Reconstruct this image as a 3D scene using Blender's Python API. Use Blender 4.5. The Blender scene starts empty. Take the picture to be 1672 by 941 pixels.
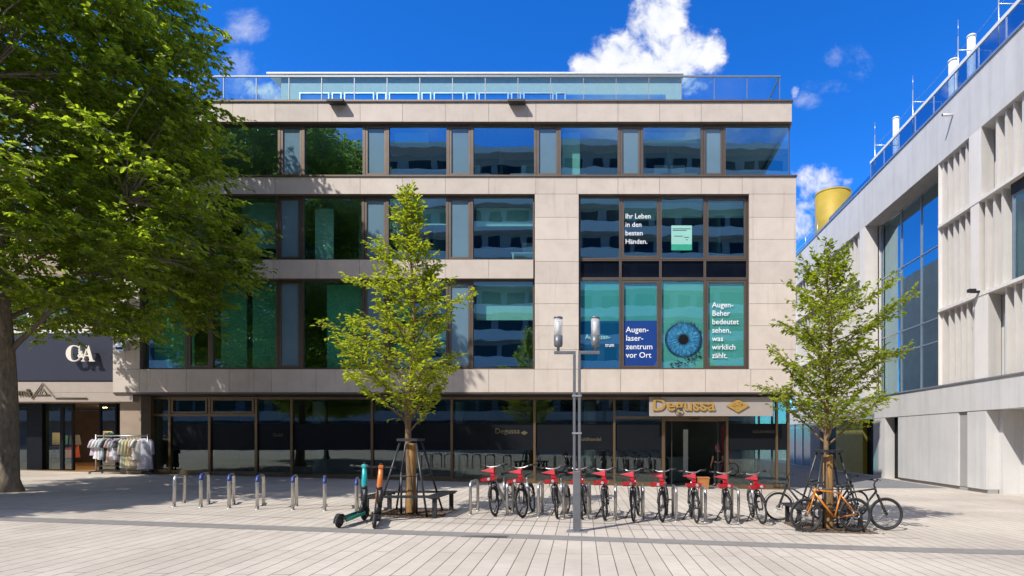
import bpy, math, random
import numpy as np
from mathutils import Vector, Matrix
R = math.radians
rnd = random.Random(7)
scene = bpy.context.scene
COL = scene.collection

# ------------------------------------------------------------------ camera constants (20 mm view, shifted lens)
EYE, F0, VX, VY = 1.85, 930.0, 1010.0, 715.0
YF, YG, XR = 21.2, 22.0, 13.5            # upper facade plane, shop-window plane, wall plane of the right-hand building
SF, SG = F0 / YF, F0 / YG
fx = lambda p: (p - VX) / SF
fz = lambda p: EYE + (VY - p) / SF
gx = lambda p: (p - VX) / SG
gz = lambda p: EYE + (VY - p) / SG
rd = lambda p: XR * F0 / (p - VX)        # depth of a photo column on the right wall
GX = [-300, -25, 5, 9, 14, 300]
GZ = [.65, .65, -.13, -.20, -.21, -.21]
def g(x): return float(np.interp(x, GX, GZ))
def gp(px, py):                           # where the sight line of a photo point meets the sloping square
    d = 12.0
    for _ in range(40):
        d = F0 * (EYE - g((px - VX) * d / F0)) / (py - VY)
    x = (px - VX) * d / F0
    return x, d, g(x)

# ------------------------------------------------------------------ materials
def newmat(name):
    m = bpy.data.materials.new(name); m.use_nodes = True
    nt = m.node_tree; nt.nodes.clear()
    out = nt.nodes.new('ShaderNodeOutputMaterial')
    return m, nt, out
def N(nt, t, **kw):
    n = nt.nodes.new(t)
    for k, v in kw.items():
        if k in n.inputs.keys(): n.inputs[k].default_value = v
        else: setattr(n, k, v)
    return n
def ramp(nt, fac, stops):
    r = nt.nodes.new('ShaderNodeValToRGB')
    while len(r.color_ramp.elements) < len(stops): r.color_ramp.elements.new(.5)
    for e, (p, c) in zip(r.color_ramp.elements, stops):
        e.position = p; e.color = (*c, 1) if len(c) == 3 else c
    nt.links.new(fac, r.inputs[0]); return r
def pbr(name, col, rough=.6, metal=0., vary=.12, scale=6., bump=.0, bscale=60., island=.0, spec=.5, coat=0., streak=0.):
    m, nt, out = newmat(name); L = nt.links.new
    b = N(nt, 'ShaderNodeBsdfPrincipled', Roughness=rough, Metallic=metal)
    b.inputs['Specular IOR Level'].default_value = spec
    b.inputs['Coat Weight'].default_value = coat
    tc = N(nt, 'ShaderNodeTexCoord')
    n1 = N(nt, 'ShaderNodeTexNoise', Scale=scale, Detail=5., Roughness=.6)
    L(tc.outputs['Object'], n1.inputs['Vector'])
    lo = tuple(c * (1 - vary) for c in col); hi = tuple(min(1, c * (1 + vary)) for c in col)
    rp = ramp(nt, n1.outputs['Fac'], [(.3, lo), (.7, hi)])
    c = rp.outputs['Color']
    if streak:
        mp = N(nt, 'ShaderNodeMapping'); mp.inputs['Scale'].default_value = (2.6, 2.6, .16); L(tc.outputs['Object'], mp.inputs['Vector'])
        ns = N(nt, 'ShaderNodeTexNoise', Scale=1., Detail=7., Roughness=.65); L(mp.outputs[0], ns.inputs['Vector'])
        rs = ramp(nt, ns.outputs['Fac'], [(.30, (1 - streak,) * 3), (.52, (1, 1, 1))])
        xs = N(nt, 'ShaderNodeMix', data_type='RGBA', blend_type='MULTIPLY'); xs.inputs[0].default_value = 1
        L(c, xs.inputs[6]); L(rs.outputs[0], xs.inputs[7]); c = xs.outputs[2]
    if island:
        ge = N(nt, 'ShaderNodeNewGeometry')
        mr = N(nt, 'ShaderNodeMapRange'); mr.inputs['To Min'].default_value = 1 - island; mr.inputs['To Max'].default_value = 1 + island
        L(ge.outputs['Random Per Island'], mr.inputs['Value'])
        hs = N(nt, 'ShaderNodeHueSaturation'); L(mr.outputs[0], hs.inputs['Value']); L(c, hs.inputs['Color']); c = hs.outputs['Color']
    L(c, b.inputs['Base Color'])
    if bump:
        n2 = N(nt, 'ShaderNodeTexNoise', Scale=bscale, Detail=4.); L(tc.outputs['Object'], n2.inputs['Vector'])
        bp = N(nt, 'ShaderNodeBump', Strength=bump, Distance=.01); L(n2.outputs['Fac'], bp.inputs['Height']); L(bp.outputs[0], b.inputs['Normal'])
    L(b.outputs[0], out.inputs[0]); return m
def glass(name, refl, tint, gcol=(.8, .9, 1.), wob=.02, wscale=.9, rough=.0, ior=1.5):
    """coated pane: a share is mirrored, the rest passes tinted to the room behind"""
    m, nt, out = newmat(name); L = nt.links.new
    gl = N(nt, 'ShaderNodeBsdfGlossy', Roughness=rough); gl.inputs['Color'].default_value = (*gcol, 1)
    tr = N(nt, 'ShaderNodeBsdfTransparent'); tr.inputs['Color'].default_value = (*tint, 1)
    fr = N(nt, 'ShaderNodeFresnel', IOR=ior)
    ad = N(nt, 'ShaderNodeMath', operation='MULTIPLY_ADD'); ad.inputs[1].default_value = 1 - refl; ad.inputs[2].default_value = refl
    ad.use_clamp = True
    mx = N(nt, 'ShaderNodeMixShader')
    tc = N(nt, 'ShaderNodeTexCoord'); no = N(nt, 'ShaderNodeTexNoise', Scale=wscale, Detail=1.)
    L(tc.outputs['Object'], no.inputs['Vector'])
    bp = N(nt, 'ShaderNodeBump', Strength=1., Distance=wob); L(no.outputs['Fac'], bp.inputs['Height'])
    L(bp.outputs[0], gl.inputs['Normal'])
    L(fr.outputs[0], ad.inputs[0]); L(ad.outputs[0], mx.inputs[0]); L(tr.outputs[0], mx.inputs[1]); L(gl.outputs[0], mx.inputs[2])
    # a pane is a thin closed box: tint and mirror once, on the face the light enters by
    ge = N(nt, 'ShaderNodeNewGeometry'); t1 = N(nt, 'ShaderNodeBsdfTransparent'); m1 = N(nt, 'ShaderNodeMixShader')
    L(ge.outputs['Backfacing'], m1.inputs[0]); L(mx.outputs[0], m1.inputs[1]); L(t1.outputs[0], m1.inputs[2])
    L(m1.outputs[0], out.inputs[0]); return m
def emit(name, col, s):
    m, nt, out = newmat(name); e = N(nt, 'ShaderNodeEmission', Strength=s); e.inputs[0].default_value = (*col, 1)
    nt.links.new(e.outputs[0], out.inputs[0]); return m
def leafmat(name, c0, c1, tl0, tl1, tw=.45):
    m, nt, out = newmat(name); L = nt.links.new
    ge = N(nt, 'ShaderNodeNewGeometry')
    tc = N(nt, 'ShaderNodeTexCoord'); no = N(nt, 'ShaderNodeTexNoise', Scale=1.1, Detail=3.); L(tc.outputs['Object'], no.inputs['Vector'])
    m1 = N(nt, 'ShaderNodeMath', operation='MULTIPLY_ADD'); m1.inputs[1].default_value = 1.5; m1.inputs[2].default_value = -.5; L(no.outputs['Fac'], m1.inputs[0])
    m2 = N(nt, 'ShaderNodeMath', operation='MULTIPLY_ADD'); m2.inputs[1].default_value = .62; m2.use_clamp = True; L(ge.outputs['Random Per Island'], m2.inputs[0]); L(m1.outputs[0], m2.inputs[2])
    r1 = ramp(nt, m2.outputs[0], [(0, c0), (1, c1)])
    r2 = ramp(nt, m2.outputs[0], [(0, tl0), (1, tl1)])
    b = N(nt, 'ShaderNodeBsdfPrincipled', Roughness=.42); b.inputs['Specular IOR Level'].default_value = .4
    t = N(nt, 'ShaderNodeBsdfTranslucent'); mx = N(nt, 'ShaderNodeMixShader', Fac=tw)
    L(r1.outputs[0], b.inputs['Base Color']); L(r2.outputs[0], t.inputs['Color'])
    L(b.outputs[0], mx.inputs[1]); L(t.outputs[0], mx.inputs[2]); L(mx.outputs[0], out.inputs[0]); return m
def paving():
    m, nt, out = newmat('paving'); L = nt.links.new
    tc = N(nt, 'ShaderNodeTexCoord')
    mp = N(nt, 'ShaderNodeMapping'); mp.inputs['Rotation'].default_value = (0, 0, R(90 - 3.7))
    L(tc.outputs['Object'], mp.inputs['Vector'])
    br = N(nt, 'ShaderNodeTexBrick'); br.offset = .5; br.offset_frequency = 2
    for k, v in (('Scale', 1.), ('Mortar Size', .0075), ('Mortar Smooth', .25), ('Bias', 0.), ('Brick Width', 3.0), ('Row Height', .246)):
        br.inputs[k].default_value = v
    br.inputs['Color1'].default_value = (.51, .455, .39, 1); br.inputs['Color2'].default_value = (.555, .50, .435, 1)
    br.inputs['Mortar'].default_value = (.15, .125, .105, 1)
    L(mp.outputs[0], br.inputs['Vector'])
    n1 = N(nt, 'ShaderNodeTexNoise', Scale=.35, Detail=6., Roughness=.62); L(tc.outputs['Object'], n1.inputs['Vector'])
    r1 = ramp(nt, n1.outputs['Fac'], [(.3, (.77, .76, .75)), (.62, (1.06, 1.05, 1.04))])
    mp2 = N(nt, 'ShaderNodeMapping'); mp2.inputs['Scale'].default_value = (5., 26., 5.); L(tc.outputs['Object'], mp2.inputs['Vector'])
    n2 = N(nt, 'ShaderNodeTexNoise', Scale=1., Detail=6., Roughness=.7); L(mp2.outputs[0], n2.inputs['Vector'])
    r2 = ramp(nt, n2.outputs['Fac'], [(.3, (.86, .85, .84)), (.65, (1.05, 1.05, 1.05))])
    n3 = N(nt, 'ShaderNodeTexVoronoi', Scale=1.15); L(tc.outputs['Object'], n3.inputs['Vector'])
    r3 = ramp(nt, n3.outputs['Distance'], [(.018, (.62, .60, .58)), (.034, (1, 1, 1))])
    x1 = N(nt, 'ShaderNodeMix', data_type='RGBA', blend_type='MULTIPLY'); x1.inputs[0].default_value = 1
    x2 = N(nt, 'ShaderNodeMix', data_type='RGBA', blend_type='MULTIPLY'); x2.inputs[0].default_value = 1
    x3 = N(nt, 'ShaderNodeMix', data_type='RGBA', blend_type='MULTIPLY'); x3.inputs[0].default_value = 1
    L(br.outputs['Color'], x1.inputs[6]); L(r1.outputs[0], x1.inputs[7])
    L(x1.outputs[2], x2.inputs[6]); L(r2.outputs[0], x2.inputs[7])
    L(x2.outputs[2], x3.inputs[6]); L(r3.outputs[0], x3.inputs[7])
    b = N(nt, 'ShaderNodeBsdfPrincipled', Roughness=.75); b.inputs['Specular IOR Level'].default_value = .3
    L(x3.outputs[2], b.inputs['Base Color'])
    bp = N(nt, 'ShaderNodeBump', Strength=.6, Distance=.006); bp.invert = True
    L(br.outputs['Fac'], bp.inputs['Height'])
    bp2 = N(nt, 'ShaderNodeBump', Strength=.25, Distance=.004); L(n2.outputs['Fac'], bp2.inputs['Height']); L(bp.outputs[0], bp2.inputs['Normal'])
    L(bp2.outputs[0], b.inputs['Normal']); L(b.outputs[0], out.inputs[0]); return m
def stone():
    m, nt, out = newmat('stone_cladding'); L = nt.links.new
    tc = N(nt, 'ShaderNodeTexCoord'); ge = N(nt, 'ShaderNodeNewGeometry')
    n1 = N(nt, 'ShaderNodeTexNoise', Scale=1.4, Detail=8., Roughness=.65); L(tc.outputs['Object'], n1.inputs['Vector'])
    r1 = ramp(nt, n1.outputs['Fac'], [(.3, (.515, .445, .383)), (.5, (.575, .50, .432)), (.7, (.615, .54, .472))])
    mr = N(nt, 'ShaderNodeMapRange'); mr.inputs['To Min'].default_value = .92; mr.inputs['To Max'].default_value = 1.06
    L(ge.outputs['Random Per Island'], mr.inputs['Value'])
    hs = N(nt, 'ShaderNodeHueSaturation'); L(mr.outputs[0], hs.inputs['Value']); L(r1.outputs[0], hs.inputs['Color'])
    mp = N(nt, 'ShaderNodeMapping'); mp.inputs['Scale'].default_value = (5., 5., .35); L(tc.outputs['Object'], mp.inputs['Vector'])
    n2 = N(nt, 'ShaderNodeTexNoise', Scale=1., Detail=5.); L(mp.outputs[0], n2.inputs['Vector'])
    r2 = ramp(nt, n2.outputs['Fac'], [(.28, (.84, .82, .8)), (.42, (1, 1, 1))])
    x = N(nt, 'ShaderNodeMix', data_type='RGBA', blend_type='MULTIPLY'); x.inputs[0].default_value = 1.
    L(hs.outputs[0], x.inputs[6]); L(r2.outputs[0], x.inputs[7])
    b = N(nt, 'ShaderNodeBsdfPrincipled', Roughness=.7); b.inputs['Specular IOR Level'].default_value = .3
    L(x.outputs[2], b.inputs['Base Color'])
    n3 = N(nt, 'ShaderNodeTexNoise', Scale=40., Detail=4.); L(tc.outputs['Object'], n3.inputs['Vector'])
    bp = N(nt, 'ShaderNodeBump', Strength=.15, Distance=.01); L(n3.outputs['Fac'], bp.inputs['Height']); L(bp.outputs[0], b.inputs['Normal'])
    L(b.outputs[0], out.inputs[0]); return m
def bark(name, c0, c1):
    m, nt, out = newmat(name); L = nt.links.new
    tc = N(nt, 'ShaderNodeTexCoord'); mp = N(nt, 'ShaderNodeMapping'); mp.inputs['Scale'].default_value = (9, 9, 2.5)
    L(tc.outputs['Object'], mp.inputs['Vector'])
    n = N(nt, 'ShaderNodeTexNoise', Scale=2., Detail=8., Roughness=.7); L(mp.outputs[0], n.inputs['Vector'])
    r = ramp(nt, n.outputs['Fac'], [(.3, c0), (.7, c1)])
    b = N(nt, 'ShaderNodeBsdfPrincipled', Roughness=.9); L(r.outputs[0], b.inputs['Base Color'])
    bp = N(nt, 'ShaderNodeBump', Strength=.8, Distance=.02); L(n.outputs['Fac'], bp.inputs['Height']); L(bp.outputs[0], b.inputs['Normal'])
    L(b.outputs[0], out.inputs[0]); return m
def iris():
    m, nt, out = newmat('printed_iris'); L = nt.links.new
    tc = N(nt, 'ShaderNodeTexCoord'); sp = N(nt, 'ShaderNodeSeparateXYZ'); L(tc.outputs['Object'], sp.inputs[0])
    le = N(nt, 'ShaderNodeVectorMath', operation='LENGTH'); L(tc.outputs['Object'], le.inputs[0])
    at = N(nt, 'ShaderNodeMath', operation='ARCTAN2'); L(sp.outputs[2], at.inputs[0]); L(sp.outputs[0], at.inputs[1])
    cb = N(nt, 'ShaderNodeCombineXYZ')
    sn = N(nt, 'ShaderNodeMath', operation='SINE'); cs = N(nt, 'ShaderNodeMath', operation='COSINE'); L(at.outputs[0], sn.inputs[0]); L(at.outputs[0], cs.inputs[0])
    L(sn.outputs[0], cb.inputs[0]); L(cs.outputs[0], cb.inputs[1])
    rr = N(nt, 'ShaderNodeMath', operation='MULTIPLY'); rr.inputs[1].default_value = .8; L(le.outputs['Value'], rr.inputs[0]); L(rr.outputs[0], cb.inputs[2])
    no = N(nt, 'ShaderNodeTexNoise', Scale=7., Detail=4., Roughness=.7); L(cb.outputs[0], no.inputs['Vector'])
    r1 = ramp(nt, no.outputs['Fac'], [(.35, (.008, .06, .14)), (.55, (.025, .20, .36)), (.7, (.17, .44, .56))])
    r2 = ramp(nt, le.outputs['Value'], [(.17, (.0, .0, .0)), (.22, (.45, .5, .55)), (.3, (1, 1, 1)), (.56, (.8, .85, .9)), (.66, (.03, .10, .2))])
    x = N(nt, 'ShaderNodeMix', data_type='RGBA', blend_type='MULTIPLY'); x.inputs[0].default_value = 1
    L(r1.outputs[0], x.inputs[6]); L(r2.outputs[0], x.inputs[7])
    b = N(nt, 'ShaderNodeBsdfPrincipled', Roughness=.4); L(x.outputs[2], b.inputs['Base Color']); L(b.outputs[0], out.inputs[0]); return m

def milky():
    m, nt, out = newmat('milky_lamp_glass'); L = nt.links.new
    b = N(nt, 'ShaderNodeBsdfPrincipled', Roughness=.12, Alpha=.42); b.inputs['Base Color'].default_value = (.78, .80, .82, 1); L(b.outputs[0], out.inputs[0]); return m
M = {}
M['flood'] = pbr('floodlight_paint', (.035, .036, .038), .6, 0, .1)
M['rail_grey'] = pbr('rail_grey', (.26, .29, .31), .4, .6, .06)
M['paving'] = paving(); M['stone'] = stone(); M['iris'] = iris()
M['joint'] = pbr('joint_backing', (.16, .135, .115), .9)
M['bronze'] = pbr('bronze_frame', (.15, .115, .09), .42, .55, .1, 3.)
M['bronze_light'] = pbr('bronze_storefront', (.20, .135, .075), .38, .7, .12, 3.)
M['dark_metal'] = pbr('dark_metal', (.035, .036, .04), .5, .4, .2)
M['grey_metal'] = pbr('grey_lamp_paint', (.15, .16, .175), .42, .3, .12)
M['steel'] = pbr('brushed_steel', (.50, .485, .46), .36, .9, .12, 14.)
M['white_paint'] = pbr('white_paint', (.72, .72, .72), .5, 0, .05)
M['alu'] = pbr('grey_aluminium', (.55, .56, .58), .35, .8, .06)
M['black'] = pbr('black_plastic', (.018, .018, .02), .45, 0, .2)
M['rubber'] = pbr('tyre_rubber', (.022, .022, .023), .7, 0, .2, 20)
M['film_black'] = pbr('black_window_film', (.006, .008, .011), .5, 0, .15, 2., spec=.15)
M['spandrel'] = pbr('black_spandrel_glass', (.004, .006, .012), .06, 0, .1, 2., spec=.35)
M['frost'] = pbr('frosted_vent_panel', (.13, .22, .285), .12, 0, .06, 1.2, spec=.9)
M['glass_up'] = glass('coated_window_glass', .29, (.62, .95, .93), (.52, .83, 1.), .0016, 1.3)
M['glass_shop'] = glass('storefront_glass', .07, (.55, .74, .71), (.85, 1., .98), .0012, 1.2)
M['glass_dark'] = glass('culture_hall_glass', .50, (.28, .50, .52), (.62, .88, 1.), .0025, .9)
M['glass_rail'] = glass('balustrade_glass', .02, (.62, .87, .93), (.9, .97, 1.), .0)
M['glass_rail_blue'] = glass('roof_rail_glass', .16, (.30, .42, .55), (.8, .9, 1.), .0)
M['glass_lamp'] = milky()
M['room'] = pbr('office_wall', (.22, .28, .26), .9, 0, .1, .6)
M['room_dark'] = pbr('dark_room_finish', (.10, .105, .10), .9, 0, .2, .6)  # one dark base colour for shop and hall interiors
M['slab'] = pbr('concrete_slab', (.30, .30, .29), .9)
M['blind_and_fill'] = pbr('pale_blind', (.45, .60, .52), .8, 0, .05)
M['teal_film'] = pbr('teal_window_film', (.19, .50, .50), .35, 0, .06, 1.3)
M['teal_pale'] = pbr('pale_teal_film', (.29, .58, .50), .35, 0, .06, 1.3)
M['blue_film'] = pbr('royal_blue_film', (.008, .045, .22), .35, 0, .05)
M['blue_dim'] = pbr('petrol_blue_film', (.014, .12, .30), .3, 0, .06)
M['white_text'] = pbr('white_lettering', (.82, .84, .86), .5, 0, .02)
M['gold'] = pbr('gold_letters', (.42, .255, .06), .5, .2, .08, 9.)
M['gold_paint'] = pbr('gold_cladding', (.40, .28, .03), .6, .15, .10, 1.5)
M['gold_faint'] = pbr('thin_gold_print', (.10, .078, .04), .5)
M['signboard'] = pbr('sign_board', (.34, .30, .27), .5, .0, .05, 2.)
M['penthouse'] = pbr('penthouse_render', (.36, .44, .46), .7, 0, .06)
M['conc'] = pbr('pale_render', (.57, .56, .545), .85, 0, .06, .8, .35, 45., streak=.14)
M['conc_fin'] = pbr('pale_fins', (.72, .685, .64), .8, 0, .05, 1.1, .2, 30., streak=.12)
M['conc_grey'] = pbr('grey_render', (.33, .32, .31), .85, 0, .06, .8)
M['asphalt'] = pbr('asphalt', (.17, .17, .175), .9, 0, .15, 3., .4, 120.)
M['strip'] = pbr('drain_strip', (.22, .205, .19), .75, 0, .12, 4.)
M['soil'] = pbr('tree_pit_soil', (.13, .09, .06), 1., 0, .5, 18., .8, 40.)
M['bark'] = bark('bark', (.10, .08, .055), (.30, .245, .175))
M['bark_young'] = bark('bark_young', (.10, .065, .035), (.26, .17, .09))
M['reed'] = bark('reed_trunk_mat', (.20, .105, .03), (.46, .25, .08))
M['leaf_big'] = leafmat('leaf_plane', (.040, .082, .008), (.19, .26, .018), (.19, .31, .012), (.70, .86, .045), .58)
M['leaf_young'] = leafmat('leaf_young', (.085, .145, .008), (.25, .31, .02), (.34, .46, .014), (.74, .80, .035), .54)
M['leaf_right'] = leafmat('leaf_right', (.065, .115, .010), (.21, .26, .020), (.28, .38, .014), (.64, .72, .03), .52)
M['red'] = pbr('red_plastic', (.42, .008, .016), .35, 0, .1, coat=.3)
M['red_pale'] = pbr('worn_red_panel', (.52, .045, .06), .4, 0, .12)
M['silver'] = pbr('silver_frame_paint', (.50, .52, .54), .3, .5, .06)
M['orange'] = pbr('orange_paint', (.62, .20, .015), .3, .2, .08, coat=.5)
M['scooter_orange'] = pbr('scooter_orange', (.62, .17, .03), .35, 0, .08, coat=.4)
M['teal'] = pbr('scooter_teal', (.01, .36, .38), .3, 0, .08, coat=.4)
M['teal_green'] = pbr('scooter_green', (.01, .33, .25), .35, 0, .08)
M['graphite'] = pbr('graphite_frame', (.05, .05, .055), .4, .4, .1)
M['blue_cap'] = pbr('blue_cap', (.02, .045, .20), .45)
M['navy'] = pbr('navy_signboard', (.022, .024, .042), .5, 0, .06, 2.)
M['cream'] = pbr('cream_fascia', (.40, .335, .285), .6, 0, .05)
M['ivory'] = pbr('ivory_letters', (.78, .72, .64), .5, 0, .03)
M['brown_stone'] = pbr('brown_stone', (.34, .26, .19), .75, 0, .1, 2.)
M['wood_floor'] = pbr('shop_floor', (.22, .13, .07), .5)
M['shop_wall'] = pbr('shop_back_wall', (.11, .065, .03), .8, 0, .3, 1.5)
M['lamp_warm'] = emit('warm_shop_lamp', (1., .62, .25), 22.)
M['skin'] = pbr('skin', (.52, .27, .20), .55)
M['shirt'] = pbr('black_shirt', (.012, .012, .013), .8)
M['scarf'] = pbr('pink_headscarf', (.42, .08, .16), .7, 0, .3, 60)
M['copper'] = pbr('terracotta_planter', (.40, .16, .05), .6)

# ------------------------------------------------------------------ mesh builder
class MB:
    def __init__(s): s.v = []; s.f = []; s.sm = []
    def add(s, vs, fs, smooth=False, mat=None):
        o = len(s.v)
        for p in vs:
            p = Vector(p); s.v.append(mat @ p if mat is not None else p)
        for f in fs: s.f.append([i + o for i in f]); s.sm.append(smooth)
        return s
    def box(s, x0, x1, y0, y1, z0, z1, mat=None):
        vs = [(x0, y0, z0), (x1, y0, z0), (x1, y1, z0), (x0, y1, z0), (x0, y0, z1), (x1, y0, z1), (x1, y1, z1), (x0, y1, z1)]
        return s.add(vs, [(3, 2, 1, 0), (4, 5, 6, 7), (0, 1, 5, 4), (1, 2, 6, 5), (2, 3, 7, 6), (3, 0, 4, 7)], False, mat)
    def bar(s, p0, p1, w, h, up=(0, 0, 1)):
        p0, p1 = Vector(p0), Vector(p1); d = (p1 - p0).normalized(); up = Vector(up)
        if abs(d.dot(up)) > .98: up = Vector((0, 1, 0))
        a = d.cross(up).normalized() * w / 2; b = a.cross(d).normalized() * h / 2
        vs = [p0 - a - b, p0 + a - b, p0 + a + b, p0 - a + b, p1 - a - b, p1 + a - b, p1 + a + b, p1 - a + b]
        return s.add(vs, [(0, 1, 2, 3), (7, 6, 5, 4), (4, 5, 1, 0), (5, 6, 2, 1), (6, 7, 3, 2), (7, 4, 0, 3)])
    def tube(s, pts, r, n=8, caps=True):
        pts = [Vector(p) for p in pts]
        rs = [r] * len(pts) if not hasattr(r, '__len__') else list(r)
        o = len(s.v); a = None
        for i, p in enumerate(pts):
            d = (pts[min(i + 1, len(pts) - 1)] - pts[max(i - 1, 0)])
            d = d.normalized() if d.length > 1e-9 else Vector((0, 0, 1))
            if a is None:
                a = d.cross(Vector((0, 0, 1)))
                if a.length < .05: a = d.cross(Vector((0, 1, 0)))
            a = (a - d * a.dot(d)).normalized(); b = d.cross(a)
            for k in range(n):
                t = 2 * math.pi * k / n
                s.v.append(p + (a * math.cos(t) + b * math.sin(t)) * rs[i])
        for i in range(len(pts) - 1):
            for k in range(n):
                q = o + i * n
                s.f.append([q + k, q + (k + 1) % n, q + n + (k + 1) % n, q + n + k]); s.sm.append(True)
        if caps:
            s.f.append([o + k for k in range(n)][::-1]); s.sm.append(False)
            q = o + (len(pts) - 1) * n
            s.f.append([q + k for k in range(n)]); s.sm.append(False)
        return s
    def torus(s, c, ax, R0, r, n=28, m=8, squash=1.):
        c, ax = Vector(c), Vector(ax).normalized()
        u = ax.cross(Vector((0, 0, 1)));
        if u.length < .05: u = ax.cross(Vector((1, 0, 0)))
        u.normalize(); w = ax.cross(u); o = len(s.v)
        for i in range(n):
            t = 2 * math.pi * i / n; e = u * math.cos(t) + w * math.sin(t)
            for k in range(m):
                q = 2 * math.pi * k / m
                s.v.append(c + e * (R0 + r * math.cos(q)) + ax * r * squash * math.sin(q))
        for i in range(n):
            for k in range(m):
                a0, a1 = o + i * m, o + ((i + 1) % n) * m
                s.f.append([a0 + k, a1 + k, a1 + (k + 1) % m, a0 + (k + 1) % m]); s.sm.append(True)
        return s
    def lathe(s, prof, c=(0, 0, 0), n=20):
        o = len(s.v); c = Vector(c)
        for r, z in prof:
            for k in range(n):
                t = 2 * math.pi * k / n; s.v.append(c + Vector((r * math.cos(t), r * math.sin(t), z)))
        for i in range(len(prof) - 1):
            for k in range(n):
                q = o + i * n
                s.f.append([q + k, q + (k + 1) % n, q + n + (k + 1) % n, q + n + k]); s.sm.append(True)
        s.f.append([o + k for k in range(n)][::-1]); s.sm.append(False)
        q = o + (len(prof) - 1) * n; s.f.append([q + k for k in range(n)]); s.sm.append(False)
        return s
    def prism(s, poly, y0, y1, fr=None):
        """poly in (x,z), counter-clockwise seen from -y, extruded from y0 (front) to y1"""
        n = len(poly)
        vs = [(x, y0, z) for x, z in poly] + [(x, y1, z) for x, z in poly]
        fs = [list(range(n)), list(range(2 * n - 1, n - 1, -1))]
        for i in range(n): fs.append([(i + 1) % n, i, n + i, n + (i + 1) % n])
        return s.add(vs, fs, False, fr)
    def islands(s):
        par = list(range(len(s.v)))
        def find(a):
            while par[a] != a: par[a] = par[par[a]]; a = par[a]
            return a
        for f in s.f:
            r = find(f[0])
            for i in f[1:]: par[find(i)] = r
        groups = {}
        for k, f in enumerate(s.f): groups.setdefault(find(f[0]), []).append(k)
        res = []
        for ks in groups.values():
            b = type(s)(); mp = {}
            for k in ks:
                for i in s.f[k]:
                    if i not in mp: mp[i] = len(b.v); b.v.append(s.v[i])
                b.f.append([mp[i] for i in s.f[k]]); b.sm.append(s.sm[k])
            res.append(b)
        return res
    def each(s, name, mat, parent=None, **kw): return [b.build(name, mat, parent, **kw) for b in s.islands()]
    def build(s, name, mat, parent=None, bevel=0., loc=None):
        me = bpy.data.meshes.new(name)
        me.from_pydata([tuple(p) for p in s.v], [], s.f)
        me.polygons.foreach_set('use_smooth', s.sm)
        me.materials.append(M[mat] if isinstance(mat, str) else mat)
        me.update()
        o = bpy.data.objects.new(name, me); COL.objects.link(o)
        if parent is not None: o.parent = parent
        if loc is not None: o.location = loc
        if bevel:
            b = o.modifiers.new('edge', 'BEVEL'); b.width = bevel; b.segments = 2; b.limit_method = 'ANGLE'; b.angle_limit = R(40)
        return o
def tag(o, label=None, cat=None, group=None, kind=None):
    if label: o['label'] = label
    if cat: o['category'] = cat
    if group: o['group'] = group
    if kind: o['kind'] = kind
    return o
def empty(name, loc=(0, 0, 0), rz=0., label=None, cat=None, group=None):
    o = bpy.data.objects.new(name, None); COL.objects.link(o); o.location = loc; o.rotation_euler = (0, 0, rz)
    o.empty_display_size = .2
    return tag(o, label, cat, group)
def copy_tree(o, parent=None):
    c = o.copy(); COL.objects.link(c)
    if parent is not None: c.parent = parent
    for ch in list(o.children): copy_tree(ch, c)
    return c
def text_mesh(name, body, size, mat, parent, x, y, z, extrude=.004, bold=0., align='LEFT', xs=1., line=1.):
    """lettering standing in the XZ plane and facing -Y, kept as a mesh"""
    cu = bpy.data.curves.new(name, 'FONT'); cu.body = body; cu.size = size; cu.extrude = extrude; cu.offset = bold + .0015; cu.align_x = align; cu.space_line = line
    cu.resolution_u = 3
    t = bpy.data.objects.new(name + '_src', cu); COL.objects.link(t)
    bpy.context.view_layer.update()
    me = bpy.data.meshes.new_from_object(t.evaluated_get(bpy.context.evaluated_depsgraph_get()))
    bpy.data.objects.remove(t); bpy.data.curves.remove(cu)
    me.transform(Matrix(((xs, 0, 0, 0), (0, 0, -1, 0), (0, 1, 0, 0), (0, 0, 0, 1))))
    me.name = name; me.materials.clear(); me.materials.append(M[mat])
    o = bpy.data.objects.new(name, me); COL.objects.link(o); o.location = (x, y, z)
    if parent is not None: o.parent = parent
    return o
SKY, SUN, EXPO = .12, 3.85, .55
# ------------------------------------------------------------------ the square
def patch(name, pts_fn, dz, mat):
    pass
def sheet(name, xs, y0, y1, dz, mat, parent=None, ys=None):
    """a sheet that follows the cross slope; y0/y1 may be functions of x"""
    xs = sorted(set([x for x in GX if xs[0] < x < xs[1]] + list(xs)))
    f0 = y0 if callable(y0) else (lambda x: y0); f1 = y1 if callable(y1) else (lambda x: y1)
    vs = []; fs = []
    for x in xs: vs += [(x, f0(x), g(x) + dz), (x, f1(x), g(x) + dz)]
    for i in range(len(xs) - 1): fs.append((2 * i, 2 * i + 2, 2 * i + 3, 2 * i + 1))
    return MB().add(vs, fs).build(name, mat, parent)
tag(sheet('square_paving', (-300, 300), -250, 400, 0, 'paving'), kind='structure')
sl = lambda d: (lambda x: d - .046 * x)
tag(sheet('drain_strip', (-40, 13.5), sl(10.09), sl(10.55), .004, 'strip'), kind='structure')
tag(sheet('paving_seam', (-40, 6.), sl(11.55), sl(11.575), .003, 'strip'), kind='structure')
tag(sheet('paving_band', (-3.6, 4.2), sl(12.2), sl(12.27), .003, 'strip'), kind='structure')
tag(sheet('lane_asphalt', (6.75, 13.4), 23.2, 70., .004, 'asphalt'), kind='structure')
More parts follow.
